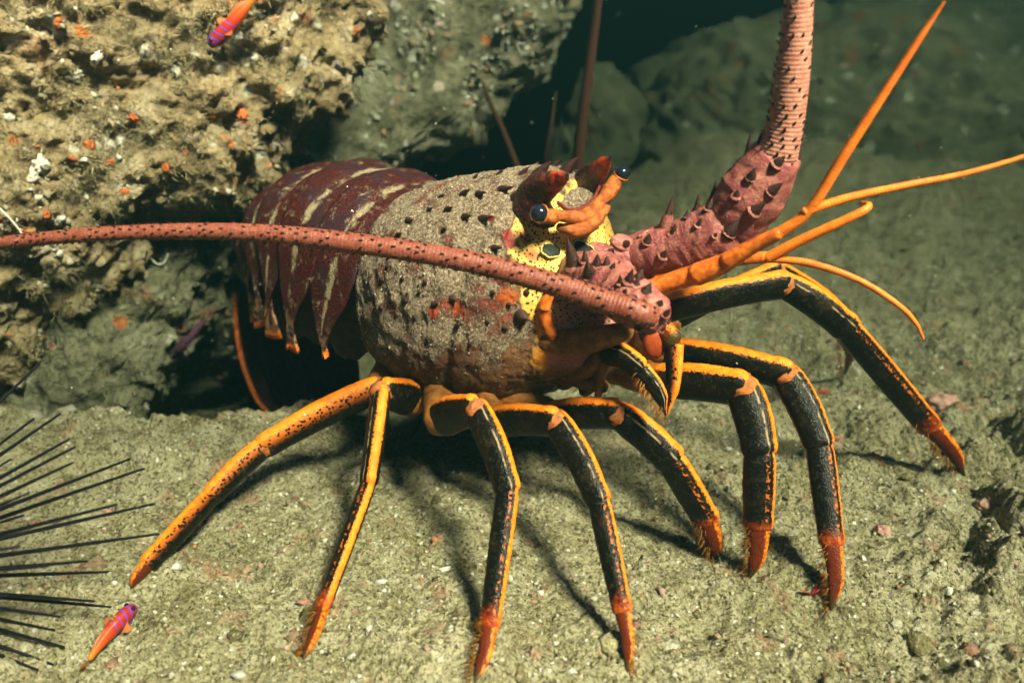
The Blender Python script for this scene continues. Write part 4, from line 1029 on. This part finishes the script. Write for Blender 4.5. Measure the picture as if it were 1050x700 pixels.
for (x, y, wd, T_, lab) in ((110, 148, 16, TA, 0), (98, 150, 12, TA, 0), (40, 168, 20, TA, 0), (32, 182, 15, TA, 0), (76, 78, 16, TA, 0), (98, 60, 14, TA, 0), (150, 50, 12, TA, 0), (125, 145, 14, TA, 0), (60, 260, 9, TA, 0), (182, 72, 14, TA, 0), (244, 40, 13, TA, 0), (60, 225, 12, TA, 0), (10, 120, 12, TA, 0), (262, 60, 12, TA, 0), (300, 20, 12, TA, 0)):
    p, n = hit(T_, x, y)
    if p is None: continue
    px = RW(2, p); A = frame(n, [0.2, 0.4, 1]); A = np.array([A[1], A[2], A[0]])
    V, F, U = blob(p, wd * px * 0.5, wd * px * 0.36, wd * px * 0.35, ax=A, sub=3, noise=0.9, nf=3.1)
    obj("barnacle", V, F, MAT['tubeworm'], label="white chalky barnacle crust on the tan rock ledge", cat="barnacle", group="white barnacles on the ledge")
def worm(nodes, T_, lab):
    q = []
    for (x, y) in nodes:
        p, n = hit(T_, x, y)
        if p is not None: q.append(p)
    ym = min(v_[1] for v_ in q) - 0.003
    q = np.array([P(x, y, ym) for (x, y) in nodes])
    V, F, U = capped(q, [0.0008] * len(q), n=30, seg=8, ref=(0, -1, 0)); obj("worm_tube", V, F, MAT['tubeworm'], label=lab, cat="worm tube")
worm([(152, 257), (156, 266), (163, 271), (170, 267), (172, 260)], TE, "curled white worm tube below the long folded antenna")
worm([(0, 214), (10, 224), (20, 236), (26, 246)], TA, "straight pale worm tube at the rock ledge edge above the antenna")
for (x, y, wd, lab) in ((966, 416, 34, "rounded pink crusted pebble behind the outstretched leg tip"), (1012, 520, 22, "pink crusted pebble among the rubble beside the dark pit"), (905, 545, 16, "small pink pebble on sand beside the rubble")):
    p = ground_at(x, y); px = RW(2, p)
    V, F, U = blob(p + [0, 0, 0.001], wd * px * 0.5, wd * px * 0.42, wd * px * 0.34, sub=4, noise=0.3, nf=2.2); obj("pebble", V, F, MAT['pinkcrust'], label=lab, cat="pebble")
def weed(x, y, n, ln, lab):
    p = ground_at(x, y); w0 = empty("seaweed", tuple(p), label=lab, cat="seaweed")
    for k in range(n):
        a = rng.random() * 6.28; d = nrm([math.cos(a), math.sin(a) * 0.6, 0.45 + 0.5 * rng.random()])
        path = spline([p, p + d * ln * 0.5, p + d * ln + [0, 0, -ln * 0.15]], 8)
        V, F, U = sweep(path, np.interp(np.linspace(0, 1, 8), [0, .5, 1], [0.0004, 0.0009, 0.0002]), 6, ref=(0, 0, 1), flat=(0.3, 1)); obj("frond", V, F, MAT['redweed'], w0, uv=U)
weed(842, 404, 9, 0.009, "tiny red seaweed sprig on sand behind the front legs")
weed(832, 610, 10, 0.008, "small red seaweed tuft touching a leg claw tip")

# loose grit, shell chips and turf (nobody could count them)
def chips(p, size, cols, jitter=0.5):
    n = len(p); base = np.array([(1, 0, 0), (-.6, .8, 0), (-.6, -.8, 0), (0, 0, .8), (0, 0, -.5)], float)
    Q = rng.normal(size=(n, 3, 3)); Q, _ = np.linalg.qr(Q)
    sc = (size * (0.35 + rng.random(n) ** 3 * 1.6))[:, None, None] * (0.6 + 0.8 * rng.random((n, 1, 3)))
    V = (np.einsum('nij,kj->nki', Q, base) * sc + p[:, None]).reshape(-1, 3)
    f = np.array([(0, 1, 3), (1, 2, 3), (2, 0, 3), (1, 0, 4), (2, 1, 4), (0, 2, 4)])
    F = (np.arange(n)[:, None, None] * 5 + f[None]).reshape(-1, 3)
    cc = np.asarray(cols)[rng.integers(0, len(cols), n)] * (0.7 + 0.5 * rng.random((n, 1)))
    return V, F, np.repeat(cc, 5, 0)
def ground_pts(n, y0=0.2, y1=1.1):
    y = y0 + (y1 - y0) * rng.random(n) ** 1.35; x = (rng.random(n) * 2 - 1) * (0.10 + 0.72 * y)
    return np.stack([x, y, ground_z(x, y)], -1)
V, F, cc = chips(SILT[0], 0.00055, ((0.32, 0.25, 0.17), (0.22, 0.16, 0.11), (0.55, 0.48, 0.36), (0.10, 0.06, 0.045)))
obj("silt_grains", V, F, MAT['grit'], carapace, col=cc, kind="stuff", smooth=False)
gp = ground_pts(30000)
tan = ((0.42, 0.36, 0.20), (0.33, 0.28, 0.15), (0.5, 0.45, 0.3), (0.14, 0.115, 0.06), (0.62, 0.58, 0.5), (0.36, 0.31, 0.17), (0.08, 0.07, 0.035))
V, F, cc = chips(gp, 0.0011, tan); obj("seabed_grit", V, F, MAT['grit'], col=cc, kind="stuff", smooth=False)
gp = ground_pts(900); V, F, cc = chips(gp, 0.0024, ((0.78, 0.75, 0.68), (0.72, 0.70, 0.62), (0.6, 0.57, 0.5), (0.5, 0.45, 0.36), (0.45, 0.22, 0.17), (0.42, 0.28, 0.24), (0.25, 0.2, 0.12), (0.62, 0.6, 0.55), (0.5, 0.2, 0.1)))
obj("shell_gravel", V, F, MAT['grit'], col=cc, kind="stuff", smooth=False)
lv, lf, _ = blob((0, 0, 0), 1, 1, 1, sub=2)
gp = ground_pts(1500, 0.2, 1.2); k_ = fbm(gp, 9, 2, off=6.1); gp = gp[(k_ + 0.3 * rng.normal(size=len(gp)) > 0.12) | (gp[:, 0] > 0.27 + 0.3 * (gp[:, 1] - 0.35))]
Vs, Fs, Cs = [], [], []
pal = np.array(((0.36, 0.31, 0.17), (0.28, 0.24, 0.13), (0.45, 0.40, 0.26), (0.50, 0.46, 0.36), (0.40, 0.20, 0.14), (0.18, 0.15, 0.07), (0.42, 0.27, 0.18)))
for q_i, q_ in enumerate(gp):
    r_q = 0.0016 + 0.0048 * rng.random() ** 3.0
    dv = lv * (1 + 0.55 * fbm(lv, 1.6, 2, off=q_i * 1.7))[:, None] * r_q * (0.6 + 0.8 * rng.random(3)) * [1, 1, 0.7]
    Vs.append(dv + q_); Fs.append(lf + q_i * len(lv)); Cs.append(np.repeat(pal[rng.integers(0, len(pal))][None] * (0.7 + 0.5 * rng.random()), len(lv), 0))
obj("seabed_rubble", np.vstack(Vs), np.vstack(Fs), MAT['rubble'], col=np.vstack(Cs), kind="stuff")
gp = ground_pts(42000, 0.2, 1.0)
kz = fbm(gp, 26, 2, off=3.3); gp = gp[kz + 0.25 * rng.normal(size=len(gp)) > -0.05]
V, F, cc = blades(gp, np.repeat([[0, 0, 1.0]], len(gp), 0), 0.0030, 0.00022, ((0.33, 0.29, 0.14), (0.42, 0.37, 0.20), (0.20, 0.165, 0.075), (0.27, 0.25, 0.11)), 0.8)
obj("seabed_turf", V, F, MAT['grit'], col=cc, kind="stuff", smooth=False)
def seen(cen, nr_):
    return ((CAM - cen) * nr_).sum(1) > 0
p, nn, _ = fuzz(RAV, RAF, 90000, 1, 1, pick=lambda c_, n_: seen(c_, n_) * (c_[:, 1] < 1.1), clump=22)
V, F, cc = blades(p, nn, 0.0060, 0.00022, ((0.38, 0.30, 0.16), (0.50, 0.42, 0.26), (0.24, 0.19, 0.09), (0.32, 0.28, 0.13), (0.55, 0.48, 0.32)), 0.55, 0.35)
obj("rock_turf", V, F, MAT['grit'], col=cc, kind="stuff", smooth=False)
p, nn, _ = fuzz(RAV, RAF, 5200, 1, 1, pick=lambda c_, n_: seen(c_, n_) * (c_[:, 1] < 1.1), clump=12)
V, F, cc = chips(p, 0.0026, ((0.6, 0.55, 0.46), (0.5, 0.43, 0.30), (0.66, 0.62, 0.56), (0.5, 0.18, 0.05), (0.4, 0.26, 0.18), (0.3, 0.25, 0.16)))
obj("rock_crust", V, F, MAT['grit'], col=cc, kind="stuff", smooth=False)
p, nn, _ = fuzz(RBV, RBF, 3500, 1, 1, pick=seen, clump=14)
V, F, cc = chips(p, 0.0036, ((0.45, 0.45, 0.36), (0.35, 0.33, 0.22), (0.5, 0.52, 0.46), (0.3, 0.2, 0.12)))
obj("slab_crust", V, F, MAT['grit'], col=cc, kind="stuff", smooth=False)
n = 420; y = 0.35 + 1.1 * rng.random(n); x = (rng.random(n) * 2 - 1) * 0.62 * y; z = 0.03 + 0.38 * rng.random(n)
V, F, cc = chips(np.stack([x, y, z], -1), 0.0006, ((0.6, 0.6, 0.5),)); obj("drifting_particles", V, F, MAT['snow'], kind="stuff", smooth=False)

# ================================================================== water
hz = bpy.data.materials.new("sea_water"); hz.use_nodes = True; t = hz.node_tree; t.nodes.clear()
pv = t.nodes.new("ShaderNodeVolumePrincipled"); mo = t.nodes.new("ShaderNodeOutputMaterial")
pv.inputs['Color'].default_value = (0.002, 0.007, 0.0075, 1); pv.inputs['Density'].default_value = 2.65
pv.inputs['Absorption Color'].default_value = (0.043, 0.088, 0.075, 1); pv.inputs['Anisotropy'].default_value = 0.3
t.links.new(pv.outputs[0], mo.inputs['Volume'])
bx = np.array([(a, b, c) for a in (-3.3, 3.3) for b in (-0.7, 5.4) for c in (-2.2, 0.80)], float)
bf = [(0, 1, 3, 2), (4, 6, 7, 5), (0, 4, 5, 1), (2, 3, 7, 6), (0, 2, 6, 4), (1, 5, 7, 3)]
obj("haze", bx, bf, hz, kind="stuff", smooth=False)
